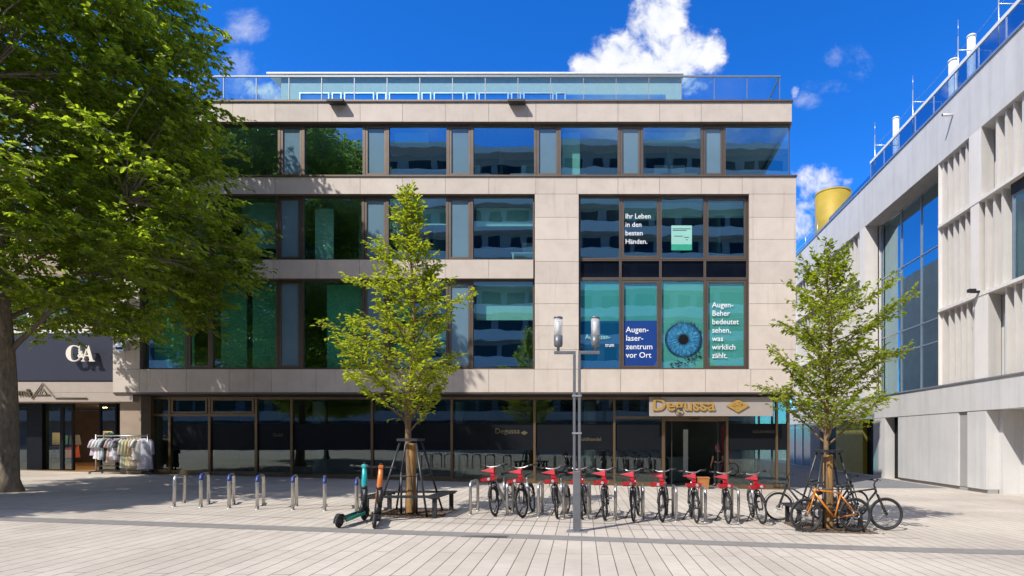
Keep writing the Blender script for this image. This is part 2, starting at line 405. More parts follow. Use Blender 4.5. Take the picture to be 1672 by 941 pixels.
# cast grid in the drain strip
gx0, gy0, gz0 = gp(792, 877)
gr = MB()
for k in range(16): gr.box(gx0 - .40 + k * .05, gx0 - .375 + k * .05, gy0 - .06, gy0 + .06, gz0 + .006, gz0 + .014)
gr.box(gx0 - .42, gx0 + .42, gy0 - .075, gy0 - .06, gz0 + .006, gz0 + .014); gr.box(gx0 - .42, gx0 + .42, gy0 + .06, gy0 + .075, gz0 + .006, gz0 + .014)
tag(gr.build('drain_grate', pbr('cast_grate', (.10, .095, .09), .6)), 'dark slotted grate set in the grey drain strip', 'grate')

# ------------------------------------------------------------------ main office building
bld = empty('office_building', (fx(742), YF, 0), 0, 'stone clad office block with bronze windows and dark glazed shop front', 'building')
BX, BY = fx(742), YF
class PB(MB):                              # a builder whose parts are given in world metres and hung under the building
    def build(s, name, mat, parent=None, bevel=0., root=None):
        root = root or bld
        o = MB.build(s, name, mat, None, bevel)
        o.data.transform(Matrix.Translation(-Vector(root.location)))
        o.parent = parent if parent is not None else root
        return o
J = .006
back = PB()
def panels(x0, x1, z0, z1, seams_x=None, seams_z=None, y=YF):
    xs = [x0] + [s for s in (seams_x or []) if x0 + .12 < s < x1 - .12] + [x1]
    clad = PB()
    zs = [z0] + [s for s in (seams_z or []) if z0 + .1 < s < z1 - .1] + [z1]
    for a, b in zip(xs, xs[1:]):
        for c, d in zip(zs, zs[1:]):
            dy = rnd.uniform(0, .003)
            clad.box(a + J, b - J, y + dy, y + .04, c + J, d - J)
    clad.build('stone_cladding', 'stone')
    back.box(x0 + .004, x1 - .004, y + .02, y + .34, z0 + .004, z1 - .004)
XL, XR3, XRT = fx(184), fx(1293), fx(1300)
seam = [fx(p) for p in (242, 311, 380, 449, 519, 588, 657, 727, 798, 875, 942, 1009, 1077, 1145, 1212)]
seam2 = [fx(p) for p in (205, 305, 374, 446, 516, 587, 690, 727, 798, 872)]
panels(XL, XR3, fz(199), fz(167), seam)
panels(XL, XRT, fz(317), fz(289), seam)
panels(XL, fx(871), fz(455), fz(424), seam2)
panels(XL, XRT, fz(641), fz(603), [fx(p) for p in (228, 240, 304, 374, 443, 516, 581, 657, 727, 798, 872, 1013, 1083, 1152, 1226)])
rows = [fz(p) for p in (571, 532, 496, 463, 427, 391, 355)]
panels(fx(873), fx(945), fz(603), fz(317), None, rows)
panels(fx(1223), XRT, fz(603), fz(317), None, rows)
panels(XL, fx(228), fz(603), fz(455), [fx(205)], rows); panels(XL, fx(228), fz(424), fz(317), [fx(205)], rows)
back.each('backing_wall', 'joint')
cop = PB(); cop.box(XL - .03, XR3 + .04, YF - .05, YF + .5, fz(167) + .002, fz(164)); cop.box(XL, XRT + .03, YF - .04, YF + .34, fz(289) + .002, fz(286.3))
cop.box(XL, XRT, YF + .02, YF + .12, fz(643.6), fz(641) - .002)
cop.each('coping', 'bronze')
sof = PB(); sof.box(XL, XRT, YF + .122, YG + .3, 3.44, 3.52); sof.build('soffit', 'dark_metal')
# shell: slabs, rear wall, side walls, roof
YB, YR = 27.5, 45.
sh = PB()
for z0, z1 in ((3.60, 4.36), (7.85, 8.40), (10.98, 11.50), (13.66, 14.30)): sh.box(XL + .1, XRT - .06, YF + .36, YB, z0, z1)
sh.each('floor_slab', 'slab')
rw = PB()
rw.box(XL + .1, XRT - .06, YB, YB + .2, 3.6, 14.3); rw.build('room_wall', 'room')
rr = PB()
rr.box(XL, XRT, YB + .21, YR, -.6, 14.28); rr.box(XL, XL + .09, YF + .36, YB + .2, 3.55, 14.28)
for z0, z1 in ((fz(641), fz(602)), (fz(317), fz(286.3) - .01), (fz(602) + .004, fz(317) - .004)): rr.box(XRT - .05, XRT, YF + .345, YB + .2, z0, z1)
rr.box(XR3 - .08, XR3, YF + .35, YB + .2, fz(199), fz(167)); rr.each('side_wall', 'stone')
pw = PB()
for px in (345, 520, 700, 872, 1000, 1110): pw.box(fx(px) - .06, fx(px) + .06, YF + 1.6, YB, 4.37, 7.84); 
for px in (310, 560, 690, 940, 1185): pw.box(fx(px) - .06, fx(px) + .06, YF + 1.4, YB, 8.41, 10.97)
for px in (420, 800, 1100): pw.box(fx(px) - .06, fx(px) + .06, YF + 2., YB, 11.51, 13.65)
pw.each('partition_wall', 'room')

def window(x0, x1, z0, z1, sash=False, pane='glass_up', y=YF + .16, name='window', fr='bronze', ins=.035):
    f = PB()
    w = .045
    f.box(x0, x0 + w, y, y + .14, z0, z1); f.box(x1 - w, x1, y, y + .14, z0, z1)
    f.box(x0 + w, x1 - w, y, y + .14, z0, z0 + w + .01); f.box(x0 + w, x1 - w, y, y + .14, z1 - w, z1)
    if sash:
        a, b, c, d, t = x0 + w + .012, x1 - w - .012, z0 + w + .02, z1 - w - .012, .075
        f.box(a, a + t, y + .012, y + .1, c, d); f.box(b - t, b, y + .012, y + .1, c, d)
        f.box(a + t, b - t, y + .012, y + .1, c, c + t); f.box(a + t, b - t, y + .012, y + .1, d - t, d)
    o = f.build(name, fr)
    p = PB(); q = w + (.08 if sash else 0)
    p.box(x0 + q - .01, x1 - q + .01, y + .06, y + .075, z0 + q - .01, z1 - q + .01)
    ta, tb = rnd.uniform(-.005, .005), rnd.uniform(-.004, .004)          # panes never hang quite true
    for v in p.v: v.y += ta * (v.x - (x0 + x1) / 2) + tb * (v.z - (z0 + z1) / 2)
    p.build('pane', pane, o)
    return o
b12 = [228, 299, 340, 448.5, 489, 589.5, 629.5, 728, 768.5, 871]
b3 = [228, 299, 340, 451.5, 491, 591, 630, 729, 769, 873, 913, 1010.5, 1048.5, 1147.5, 1184]
for bs, z0, z1 in ((b12, fz(602.5), fz(455.5)), (b12, fz(423.5), fz(317.5)), (b3, fz(286) + .004, fz(199.5))):
    for i, (a, b) in enumerate(zip(bs, bs[1:])):
        nar = i % 2 == 1
        dark = nar and z0 < 5 and i < 3
        window(fx(a) + .003, fx(b) - .003, z0, z1, nar, ('frost' if nar and not dark else 'glass_up'))
# glass corner of the top floor
cw = PB(); zt0, zt1 = fz(286) + .004, fz(199.5)
cw.box(fx(1184) + .003, fx(1184) + .05, YF + .16, YF + .3, zt0, zt1); cw.box(fx(1184) + .05, XR3 - .02, YF + .16, YF + .3, zt0, zt0 + .05)
cw.box(fx(1184) + .05, XR3 - .02, YF + .16, YF + .3, zt1 - .05, zt1); cw.box(XR3 - .05, XR3 - .02, YF + .17, YF + .2, zt0 + .05, zt1 - .05)
cw.box(XR3 - .12, XR3 - .02, YF + .31, YB, zt0, zt0 + .05); cw.box(XR3 - .12, XR3 - .02, YF + .31, YB, zt1 - .05, zt1)
cw = cw.build('corner_window', 'bronze')
p = PB(); p.box(fx(1184) + .05, XR3 - .055, YF + .22, YF + .235, zt0 + .05, zt1 - .05); p.build('pane', 'glass_up', cw)
p = PB(); p.box(XR3 - .07, XR3 - .055, YF + .24, YB, zt0 + .05, zt1 - .05); p.build('pane', 'glass_rail', cw)

# big two-storey window on the right: upper row, black spandrels, lower row with printed films
cx = [945, 1013, 1079, 1152, 1222.5]
TXT = {}
for i, (a, b) in enumerate(zip(cx, cx[1:])):
    a, b = fx(a) + .003, fx(b) - .003; sash = i % 2 == 1
    u = window(a, b, fz(421.5), fz(317.5), sash)
    window(a, b, fz(453.5), fz(422), False, 'spandrel', name='spandrel_panel')
    w = window(a, b, fz(602.5), fz(454), sash, 'glass_up')
    q = .045 + (.085 if sash else 0); y = YF + .25
    x0, x1, z0, z1 = a + q, b - q, fz(602.5) + q, fz(454) - q
    if i == 0:
        PB().box(x0, x1, y, y + .004, fz(522), z1).build('window_film', 'teal_film', w)
        PB().box(x0, x1, y, y + .004, z0, fz(522) - .001).build('window_film', 'blue_dim', w)
    elif i == 1:
        PB().box(x0, x1, y, y + .004, fz(522), z1).build('window_film', 'teal_film', w)
        PB().box(x0, x1, y - .035, y - .031, z0, fz(522) - .001).build('window_film', 'blue_film', w)
    else:
        PB().box(x0, x1, y, y + .004, z0, z1).build('window_film', 'teal_pale', w)
    TXT[i] = (u, w)
def lettering(parent, lines, px, py0, dpy, sizepx, mat='white_text', xs=1.):
    for k, t in enumerate(lines):
        o = text_mesh('lettering', t, sizepx / SF * 1.42, mat, None, fx(px) - BX, YF + .205 - BY, fz(py0 + k * dpy), .002, 0., 'LEFT', xs)
        o.parent = parent
lettering(TXT[1][0], ['Ihr Leben', 'in den', 'besten', 'Händen.'], 1021, 353.5, 13.9, 8.2, xs=.94)
lettering(TXT[1][1], ['Augen-', 'laser-', 'zentrum', 'vor Ort'], 1022, 541, 14.0, 9.2)
lettering(TXT[3][1], ['Augen-', 'Beher', 'bedeutet', 'sehen,', 'was', 'wirklich', 'zählt.'], 1164, 500, 13.9, 8.8, xs=.98)
lettering(TXT[0][1], ['Augenzen-'], 955, 552, 14, 7.6, 'teal_pale', .9); lettering(TXT[0][1], ['trum'], 988, 565, 14, 6.5, 'white_text', .8)
# eye print
ec = (fx(1117), YF + .212, fz(553)); er = 31.5 / SF
eye = MB(); n = 56
eye.prism([(math.cos(2 * math.pi * k / n) * .70, math.sin(2 * math.pi * k / n) * .64) for k in range(n)], -.002, .002)
eo = eye.build('eye_print', 'iris', TXT[2][1], loc=(ec[0] - BX, ec[1] - BY, ec[2]))
ls = PB(); rl = random.Random(3)
for k in range(46):
    t = rl.uniform(.35, 2.9); a0 = er * rl.uniform(.94, 1.); a1 = a0 * rl.uniform(1.06, 1.22); c = .012
    x0, z0 = ec[0] + a0 * math.cos(t), ec[2] + a0 * .92 * math.sin(t); x1, z1 = ec[0] + a1 * math.cos(t + .1), ec[2] + a1 * .92 * math.sin(t + .1)
    ls.add([(x0 - c, ec[1], z0), (x0 + c, ec[1], z0), (x1, ec[1], z1)], [(0, 1, 2)])
for k in range(80):
    t = rl.uniform(0, 1); x = ec[0] - .45 + t * 1.1 + rl.gauss(0, .1); z = ec[2] - 1.02 + t * .42 + rl.gauss(0, .09); s = rl.uniform(.015, .06)
    if not (fx(1086) < x < fx(1147)) or z < fz(599): continue
    ls.add([(x - s, ec[1], z), (x + s * .3, ec[1], z - s * .6), (x + s, ec[1], z + s * .2), (x, ec[1], z + s * .5)], [(0, 1, 2, 3)])
ls.build('lash_print', 'black', TXT[2][1])
# notice in an upper pane
nb = PB(); nb.box(fx(1097), fx(1131), YF + .206, YF + .210, fz(405), fz(365)); no_ = nb.build('notice', 'teal_pale', TXT[2][0])
nl = PB(); nl.box(fx(1097), fx(1131), YF + .203, YF + .2045, fz(406), fz(396)); nl.build('notice_band', pbr('green_notice_band', (.02, .33, .20), .5), TXT[2][0])
nk = PB()
for z, a, b in ((370, 1099, 1129), (372.5, 1099, 1122), (382, 1102, 1116), (384, 1118, 1126), (388, 1121, 1124)): nk.box(fx(a), fx(b), YF + .203, YF + .2045, fz(z + 1.2), fz(z))
nk.build('notice_print', pbr('notice_print', (.03, .10, .09), .5), TXT[2][0])
# blinds and half-drawn screens behind some panes, some added to brighten them
for a, b, z0, z1 in ((500, 531, 423, 330), (771, 869, 362, 329), (1016, 1074, 352, 320), (1082, 1150, 348, 320), (1156, 1220, 348, 320), (342, 385, 602, 458), (395, 446, 602, 458), (230, 297, 602, 462), (520, 587, 602, 458), (771, 869, 520, 458), (378, 446, 400, 320), (632, 660, 602, 458), (1052, 1143, 222, 202), (633, 690, 222, 202), (916, 945, 286, 202), (632, 725, 560, 520), (630, 726, 360, 330)):
    PB().box(fx(a), fx(b), YF + .62, YF + .65, fz(z0) + .06, fz(z1)).build('blind_and_fill', 'blind_and_fill' if z0 < 560 else pbr('green_reflection', (.16, .46, .30), .8))  # green sheets paint in the foliage mirrored by the lower left panes
dk = PB()
for k in range(14):
    px = rl.uniform(240, 1190); fl = rl.choice((4.37, 8.41, 11.51)); x = fx(px)
    dk.box(x - .7, x + .7, YF + 1.2, YF + 2., fl + .70, fl + .74); dk.box(x - .65, x - .6, YF + 1.2, YF + 2., fl, fl + .7); dk.box(x + .6, x + .65, YF + 1.2, YF + 2., fl, fl + .7)
    dk.box(x - .3, x + .25, YF + 1.5, YF + 1.54, fl + .85, fl + 1.2); dk.box(x - .06, x + .02, YF + 1.52, YF + 1.56, fl + .74, fl + .9)
dk.build('office_desk', 'white_paint')
# ---- shop front
fb = PB(); gb = [(250, 278), (278, 343), (343, 419), (419, 477), (477, 608), (608, 738), (738, 873), (873, 1003), (1003, 1083), (1187, 1268), (1268, 1287)]
ztop = 3.42
for a, b in gb:
    xa, xb = gx(a), gx(b)
    f = PB(); w = .045; zb = min(g(xa), g(xb)) + .02
    f.box(xa - w, xa + w, YG - .05, YG + .10, zb - .1, ztop)
    f.box(xa + w, xb - w, YG - .03, YG + .08, zb - .1, zb + .17); f.box(xa + w, xb - w, YG - .03, YG + .08, ztop - .09, ztop)
    if b == 1287: f.box(xb - w, xb + w, YG - .05, YG + .10, zb - .1, ztop)
    if a in (278, 343, 250): f.box(xa + w, xb - w, YG - .045, YG + .09, gz(680), gz(676))
    if a == 1003: f.box(xa + w, xb - w, YG - .045, YG + .09, gz(684), gz(680))
    if a in (278, 343):
        f.box(xa + w + .03, xa + w + .10, YG - .06, YG + .06, gz(675), gz(652)); f.box(xb - w - .10, xb - w - .03, YG - .06, YG + .06, gz(675), gz(652))
        f.box(xa + w + .10, xb - w - .10, YG - .06, YG + .06, gz(675), gz(672.5)); f.box(xa + w + .10, xb - w - .10, YG - .06, YG + .06, gz(654), gz(652))
    o = f.build('shop_window', 'bronze_light')
    PB().box(xa + w - .01, xb - w + .01, YG + .02, YG + .035, zb + .16, ztop - .08).build('pane', 'glass_shop', o)
    if a > 250: PB().box(xa + w, xb - w, YG + .010, YG + .0135, gz(735), gz(692)).build('window_film', 'film_black', o)
f = PB(); f.box(gx(1287) - .04, gx(1287) + .04, YG + .11, 27.6, -.25, -.02); f.box(gx(1287) - .04, gx(1287) + .04, YG + .11, 27.6, 3.32, ztop)
for y in (24.3, 26.6): f.box(gx(1287) - .045, gx(1287) + .045, y - .04, y + .04, -.02, 3.32)
o = f.build('shop_window', 'bronze_light'); PB().box(gx(1287) - .006, gx(1287) + .006, YG + .11, 27.5, -.1, 3.4).build('pane', 'glass_shop', o)
f = PB(); xa, xb = gx(1083), gx(1187)
f.box(xa - .06, xa + .06, YG - .06, YG + .2, -.2, ztop); f.box(xa + .06, xb - .045, YG - .07, YG + .2, gz(688), gz(681)); f.box(xa + .06, xb - .045, YG - .02, YG + .08, ztop - .08, ztop)
dr = f.build('entrance_door', 'bronze_light')
f = PB()
for a, b in ((1086, 1098), (1172, 1185)):
    f.box(gx(a), gx(a) + .04, YG + .09, YG + .13, -.13, gz(688)); f.box(gx(b) - .04, gx(b), YG + .09, YG + .13, -.13, gz(688))
f.each('door_leaf', 'black', dr)
PB().box((gx(1134) - .16), (gx(1134) + .16), YG - .1, YG - .071, gz(685.5), gz(683.2)).build('door_sensor', 'black', dr)
# shop floor, ceiling, back wall, columns inside
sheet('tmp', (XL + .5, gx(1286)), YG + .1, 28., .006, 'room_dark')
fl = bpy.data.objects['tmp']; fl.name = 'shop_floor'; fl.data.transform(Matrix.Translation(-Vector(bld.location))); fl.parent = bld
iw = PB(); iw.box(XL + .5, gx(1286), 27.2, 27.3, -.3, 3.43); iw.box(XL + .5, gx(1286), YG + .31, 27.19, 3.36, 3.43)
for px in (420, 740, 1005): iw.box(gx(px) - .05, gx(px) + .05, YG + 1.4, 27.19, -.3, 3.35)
iw.box(gx(246) - .1, gx(246), YG + 1.01, 27.19, -.3, 3.35)  # side wall added to block the clothes shop's warm light
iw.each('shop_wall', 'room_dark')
pc = PB()
for x in (-12.6, -6.6, -1.2, 5.45): pc.lathe([(.26, g(x)), (.26, 3.35)], (x, 24., 0), 24)
pc.each('round_column', 'conc')
bk = PB(); bk.box(gx(214.5), gx(250) - .05, YF + .3, YG + 1., -.3, 3.43)
bk.build('stone_pier', 'brown_stone')
hd = PB(); hd.box(gx(250) - .06, gx(1287) + .04, YG - .02, YG + .12, ztop + .001, 3.439); hd.build('head_rail', 'dark_metal')
for t, px, py, s in (('Degussa', 808, 708, 9), ('Goldhandel', 944, 720, 6), ('GOLDHANDEL', 1229, 707, 4.2), ('Gold', 445, 713, 6)):
    o = text_mesh('gilt_lettering', t, s / SG * 1.35, 'gold_faint', None, gx(px) - BX, YG + .006 - BY, gz(py), .001); o.parent = bld
gl_ = PB(); gl_.prism([(gx(850), gz(707)), (gx(856), gz(710.5)), (gx(862), gz(707)), (gx(856), gz(703.5))], YG + .004, YG + .008); gl_.build('gilt_emblem', 'gold_faint')
# interior furniture glimpsed through the entrance
fu = PB()
fu.box(4.6, 5.1, 25.5, 25.56, -.1, 2.4); fu.build('tall_poster', pbr('red_poster', (.35, .03, .05), .6))
fu = PB(); fu.box(2.2, 3.0, 24.9, 25.5, -.1, .95); fu.box(2.1, 3.1, 24.8, 25.6, .951, 1.0); fu.build('counter', 'room')
fu = PB(); fu.box(2.75, 2.95, 24.2, 24.26, .2, 2.2); fu.build('banner', 'white_paint')
# ---- roof: terrace slab, penthouse, balustrade
rf = PB(); rf.box(XL + .05, XR3 - .05, YF + .35, YR, 14.305, fz(164) - .02); rf.build('roof', 'slab')
ph = PB(); px0, px1 = (459 - VX) * 24 / F0, (1113 - VX) * 24 / F0; zpt = EYE + (VY - 125.3) * 24 / F0
ph.box(px0, px1, 24., 40., 14.36, zpt); ph = ph.build('penthouse', 'penthouse')
rc = PB(); rc.box(px0 - .5, px1 + .06, 23.8, 40.2, zpt + .002, zpt + .07); rc.build('roof_edge', 'white_paint', ph)
u = lambda p: (p - VX) * 24 / F0
x = 489
for i in range(12):
    wd = 45 if i % 2 == 0 else 12
    if x + wd > 1087: wd = 1087 - x
    f = PB(); a, b = u(x + 1), u(x + wd + 5); z1 = EYE + (VY - 152.5) * 24 / F0
    f.box(a, a + .05, 23.93, 24.02, 14.6, z1); f.box(b - .05, b, 23.93, 24.02, 14.6, z1); f.box(a + .05, b - .05, 23.93, 24.02, z1 - .05, z1)
    o = f.build('penthouse_window', 'alu', ph)
    x += wd + 8
    if x > 1080: break
g1 = PB(); g1.box(u(492), u(1086), 23.97, 23.985, 14.5, EYE + (VY - 153) * 24 / F0 - .05); g1.build('penthouse_glazing', 'glass_dark', ph)
bal = empty('balustrade'); bal.parent = bld
YBAL = 21.45; sb = F0 / YBAL; bx = lambda p: (p - VX) * YBAL / F0; zr = EYE + (VY - 125) * YBAL / F0
xs_ = []; p = 184.
post, pan = PB(), PB()
p = 1273.
while p > 190:
    xs_.append(bx(p)); p -= 53.4
xs_ = xs_[::-1]
for x in xs_: post.box(x - .014, x + .014, YBAL - .012, YBAL + .03, 14.36, zr - .03)
for a, b in zip(xs_, xs_[1:]): pan.box(a + .03, b - .03, YBAL - .002, YBAL + .010, 14.40, zr - .06)
xe = xs_[-1]
for y in (22.7, 24., 25.3, 26.6, 27.9): post.box(xe - .018, xe + .018, y - .018, y + .018, 14.36, zr - .03)
for a, b in zip((21.46, 22.7, 24, 25.3, 26.6), (22.7, 24., 25.3, 26.6, 27.9)): pan.box(xe - .006, xe + .006, a + .03, b - .03, 14.40, zr - .06)
post.each('post', 'rail_grey', bal); pan.each('glass_panel', 'glass_rail', bal)
rl_ = PB(); rl_.box(xs_[0] - .03, xe + .03, YBAL - .03, YBAL + .03, zr - .03, zr + .02); rl_.box(xe - .03, xe + .03, YBAL + .031, 27.95, zr - .03, zr + .02); rl_.each('handrail', 'rail_grey', bal)

# ---- floodlights on the parapet, camera box, sign
for px, lab in ((553, 'black wall floodlight under the roof edge above the left windows'), (845, 'black wall floodlight under the roof edge near the middle of the facade')):
    t = empty('wall_floodlight', (fx(px), YF, fz(171)), 0, lab, 'floodlight', 'floodlights on the parapet')
    b = MB().box(-.31, .31, -.30, -.02, -.05, .05).build('housing', 'flood', t, .012)
    MB().box(-.28, .28, -.28, -.06, -.058, -.051).build('lens', 'flood', t); MB().box(-.05, .05, -.022, .0, -.04, .12).build('bracket', 'graphite', t)
t = empty('wall_box', (fx(202), YF, fz(568)), 0, 'small grey box with sloping face fixed to the stone near the shop sign', 'wall box')
bx_ = MB(); bx_.add([(-.2, 0, -.12), (.2, 0, -.12), (.2, 0, .22), (-.2, 0, .22), (-.17, -.22, -.16), (.17, -.22, -.16), (.2, -.10, .22), (-.2, -.10, .22)],
    [(0, 3, 2, 1), (4, 5, 6, 7), (0, 1, 5, 4), (1, 2, 6, 5), (2, 3, 7, 6), (3, 0, 4, 7)]); bx_.build('housing', 'alu', t, .01)
MB().box(-.13, .13, -.2, -.19, -.13, .0).build('lens', 'graphite', t)
YS = 21.42; sS = F0 / YS; qx = lambda p: (p - VX) / sS; qz = lambda p: EYE + (VY - p) / sS
sg = empty('shop_sign', (qx(1161), YS, qz(664)), 0, 'beige sign board with raised golden letters and a diamond emblem above the entrance', 'sign')
wS, hS = (qx(1262) - qx(1060)) / 2, (qz(648.5) - qz(680)) / 2
MB().box(-wS, wS, 0, .09, -hS, hS).build('board', 'signboard', sg, .004)
MB().box(-wS * .8, -wS * .75, .03, .08, hS + .001, hS + .09).box(wS * .75, wS * .8, .03, .08, hS + .001, hS + .09).build('hanger', 'dark_metal', sg)
text_mesh('lettering', 'Degussa', 27.5 / sS, 'gold', sg, qx(1064.5) - qx(1161), -.026, qz(670.3) - qz(664), .024, .012, 'LEFT', 1.12)
em = MB(); cxm, czm = qx(1204.5) - qx(1161), qz(663) - qz(664); a, b = 18.5 / sS, 10.6 / sS
em.prism([(cxm - a, czm), (cxm, czm - b), (cxm + a, czm), (cxm, czm + b)], -.05, -.002); em.build('emblem', 'gold', sg)
ek = MB()
for k in range(26):
    x = rl.uniform(-.6, .6); z = rl.uniform(-1, 1) * (.66 - abs(x)); x, z = cxm + x * a, czm + z * b; s = rl.uniform(.012, .03)
    ek.box(x - s, x + s * .6, -.054, -.0505, z - s * .5, z + s * .45)
ek.build('emblem_relief', pbr('dark_gold_relief', (.12, .07, .015), .6), sg)
# ------------------------------------------------------------------ clothing shop building on the left
shop = empty('shop_building', (-24., 21.5, .5), 0, 'pale shop building with dark sign band and open lit shop behind the big tree', 'building')
XS0, XS1 = -36., XL - .012
def sp(mb, name, mat, parent=None, bevel=0.): return mb.build(name, mat, parent, bevel, shop)
YC = 21.55; cS = F0 / YC; kx = lambda p: (p - VX) / cS; kz = lambda p: EYE + (VY - p) / cS
m_ = PB()
for z0, z1 in ((kz(545) + .17, 6.1), (8.0, 9.2), (11.2, 12.4), (14.3, 15.2)): m_.box(XS0, XS1, 21.6, 22.0, z0, z1)
m_.box(XS0, XS1, 22.05, 40, 6., 15.0)
[sp(b, 'upper_wall', 'brown_stone') for b in m_.islands()]
m_ = PB(); m_.box(XS0, XS1, 21.5, 21.75, kz(545) + .01, kz(545) + .165); sp(m_, 'cornice', 'white_paint')
m_ = PB(); m_.box(XS0, XS1, 21.62, 21.95, 3.30, kz(545)); sp(m_, 'sign_backing', 'joint')
for z0, z1 in ((6.1, 8.0), (9.2, 11.2), (12.4, 14.3)):
    x = XS1 - .05
    while x > XS0 + 1:
        f = PB(); a, b = x - 1.75, x - .02
        f.box(a, a + .07, 21.7, 21.85, z0, z1); f.box(b - .07, b, 21.7, 21.85, z0, z1); f.box(a + .07, b - .07, 21.7, 21.85, z0, z0 + .08); f.box(a + .07, b - .07, 21.7, 21.85, z1 - .08, z1)
        o = sp(f, 'window', 'white_paint'); sp(PB().box(a + .06, b - .06, 21.76, 21.775, z0 + .07, z1 - .07), 'pane', 'glass_up', o)
        x -= 1.78
m_ = PB(); YFA = 21.27; vS = F0 / YFA; vz = lambda p: EYE + (VY - p) / vS; vx = lambda p: (p - VX) / vS
m_.box(XS0, XS1 - .002, YFA, 22.2, vz(641), vz(624)); m_.box(XS0, vx(216.5), YFA, 22.2, vz(656), vz(641) - .006)
sp(m_, 'fascia', 'cream', None, 0)
# shop recess
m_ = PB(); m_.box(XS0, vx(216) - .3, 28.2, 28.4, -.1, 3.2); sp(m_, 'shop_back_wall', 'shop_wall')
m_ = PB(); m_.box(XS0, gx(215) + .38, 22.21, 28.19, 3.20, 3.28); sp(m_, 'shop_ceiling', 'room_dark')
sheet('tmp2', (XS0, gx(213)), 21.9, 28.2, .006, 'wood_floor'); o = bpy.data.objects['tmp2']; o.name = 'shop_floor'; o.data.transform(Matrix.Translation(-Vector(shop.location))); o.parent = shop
m_ = PB()
for a, b, y0, y1 in ((35, 60, 22.2, 27.), (-40, 4, 22.2, 24.)): m_.box(gx(a), gx(b), y0, 22.6, .3, 3.19)
[sp(b, 'shop_pier', 'film_black') for b in m_.islands()]
for a, b in ((60, 88), (88, 107), (150, 179), (-10, 33)):
    f = PB(); xa, xb = gx(a), gx(b); y = 22.3
    f.box(xa, xa + .06, y, y + .1, .4, 3.19); f.box(xb - .06, xb, y, y + .1, .4, 3.19); f.box(xa + .06, xb - .06, y, y + .1, 3.05, 3.19); f.box(xa + .06, xb - .06, y, y + .1, .4, .62)
    o = sp(f, 'shop_window', 'film_black'); sp(PB().box(xa + .05, xb - .05, y + .04, y + .05, .6, 3.06), 'pane', 'glass_shop', o)
m_ = PB(); m_.box(gx(179) + .02, gx(215), 22.35, 22.5, .4, 3.19); sp(m_, 'dark_panel', 'film_black')
m_ = PB(); m_.box(gx(190), gx(213), 22.33, 22.349, gz(675), gz(662)); sp(m_, 'info_plate', 'graphite')
rnd_s = PB(); n = 32; rnd_s.prism([(gx(199) + .25 * math.cos(2 * math.pi * k / n), gz(695) + .25 * math.sin(2 * math.pi * k / n)) for k in range(n)], 22.30, 22.34)
o = sp(rnd_s, 'round_sign', pbr('round_sign_teal', (.03, .22, .20), .4)); t = PB(); t.prism([(gx(199) + .25 * math.cos(math.pi + math.pi * k / n), gz(695) - .07 + .18 * math.sin(math.pi + math.pi * k / n)) for k in range(n + 1)], 22.28, 22.299); sp(t, 'round_sign_base', 'red', o)
# lit interior: warm lamps, shelves and rails of clothes
lm = PB()
for px, y in ((122, 24.), (75, 24.5), (160, 25.), (110, 26.5), (140, 26.5), (85, 27), (60, 26)): lm.lathe([(.09, 3.14), (.09, 3.19)], (gx(px), y, 0), 12)
[sp(b, 'ceiling_lamp', 'lamp_warm') for b in lm.islands()]
arch = PB()
for a, b in ((112, 130), (132, 150), (70, 85)):
    xa, xb = gx(a) - 1.6, gx(b) - 1.6
    arch.tube([(xa, 28., .5), (xa, 28., 2.6), ((xa + xb) / 2, 28., 2.8), (xb, 28., 2.6), (xb, 28., .5)], .05, 6); arch.tube([(xa, 28., 1.6), (xb, 28., 1.6)], .04, 6)
sp(arch, 'wall_rack', pbr('brass_rack', (.75, .45, .12), .5))  # brass-yellow base colour
cl = {}
for k in range(70):
    a = rnd.choice((0, 1, 2, 3)); c = rnd.choice(((.5, .4, .3), (.6, .55, .5), (.06, .07, .1), (.25, .05, .04), (.08, .2, .22), (.55, .35, .1)))
    cl.setdefault(c, PB())
    xb = -23.6 + a * 1.15 + rnd.uniform(-.4, .4); y = (24.2, 25.6, 24.8, 26.4)[a] + rnd.uniform(-.3, .3); z = rnd.choice((1.0, 1.55)); h = rnd.uniform(.4, .6)
    cl[c].add([(xb, y - .22, z + h), (xb, y + .22, z + h), (xb + .03, y + .28, z), (xb + .03, y - .28, z), (xb + .07, y - .22, z + h), (xb + .07, y + .22, z + h), (xb + .09, y + .28, z), (xb + .09, y - .28, z)],
              [(0, 1, 2, 3), (7, 6, 5, 4), (0, 4, 5, 1), (1, 5, 6, 2), (2, 6, 7, 3), (3, 7, 4, 0)])
for i, (c, b) in enumerate(cl.items()): sp(b, 'stock_clothing', pbr('stock_cloth', c, .9))
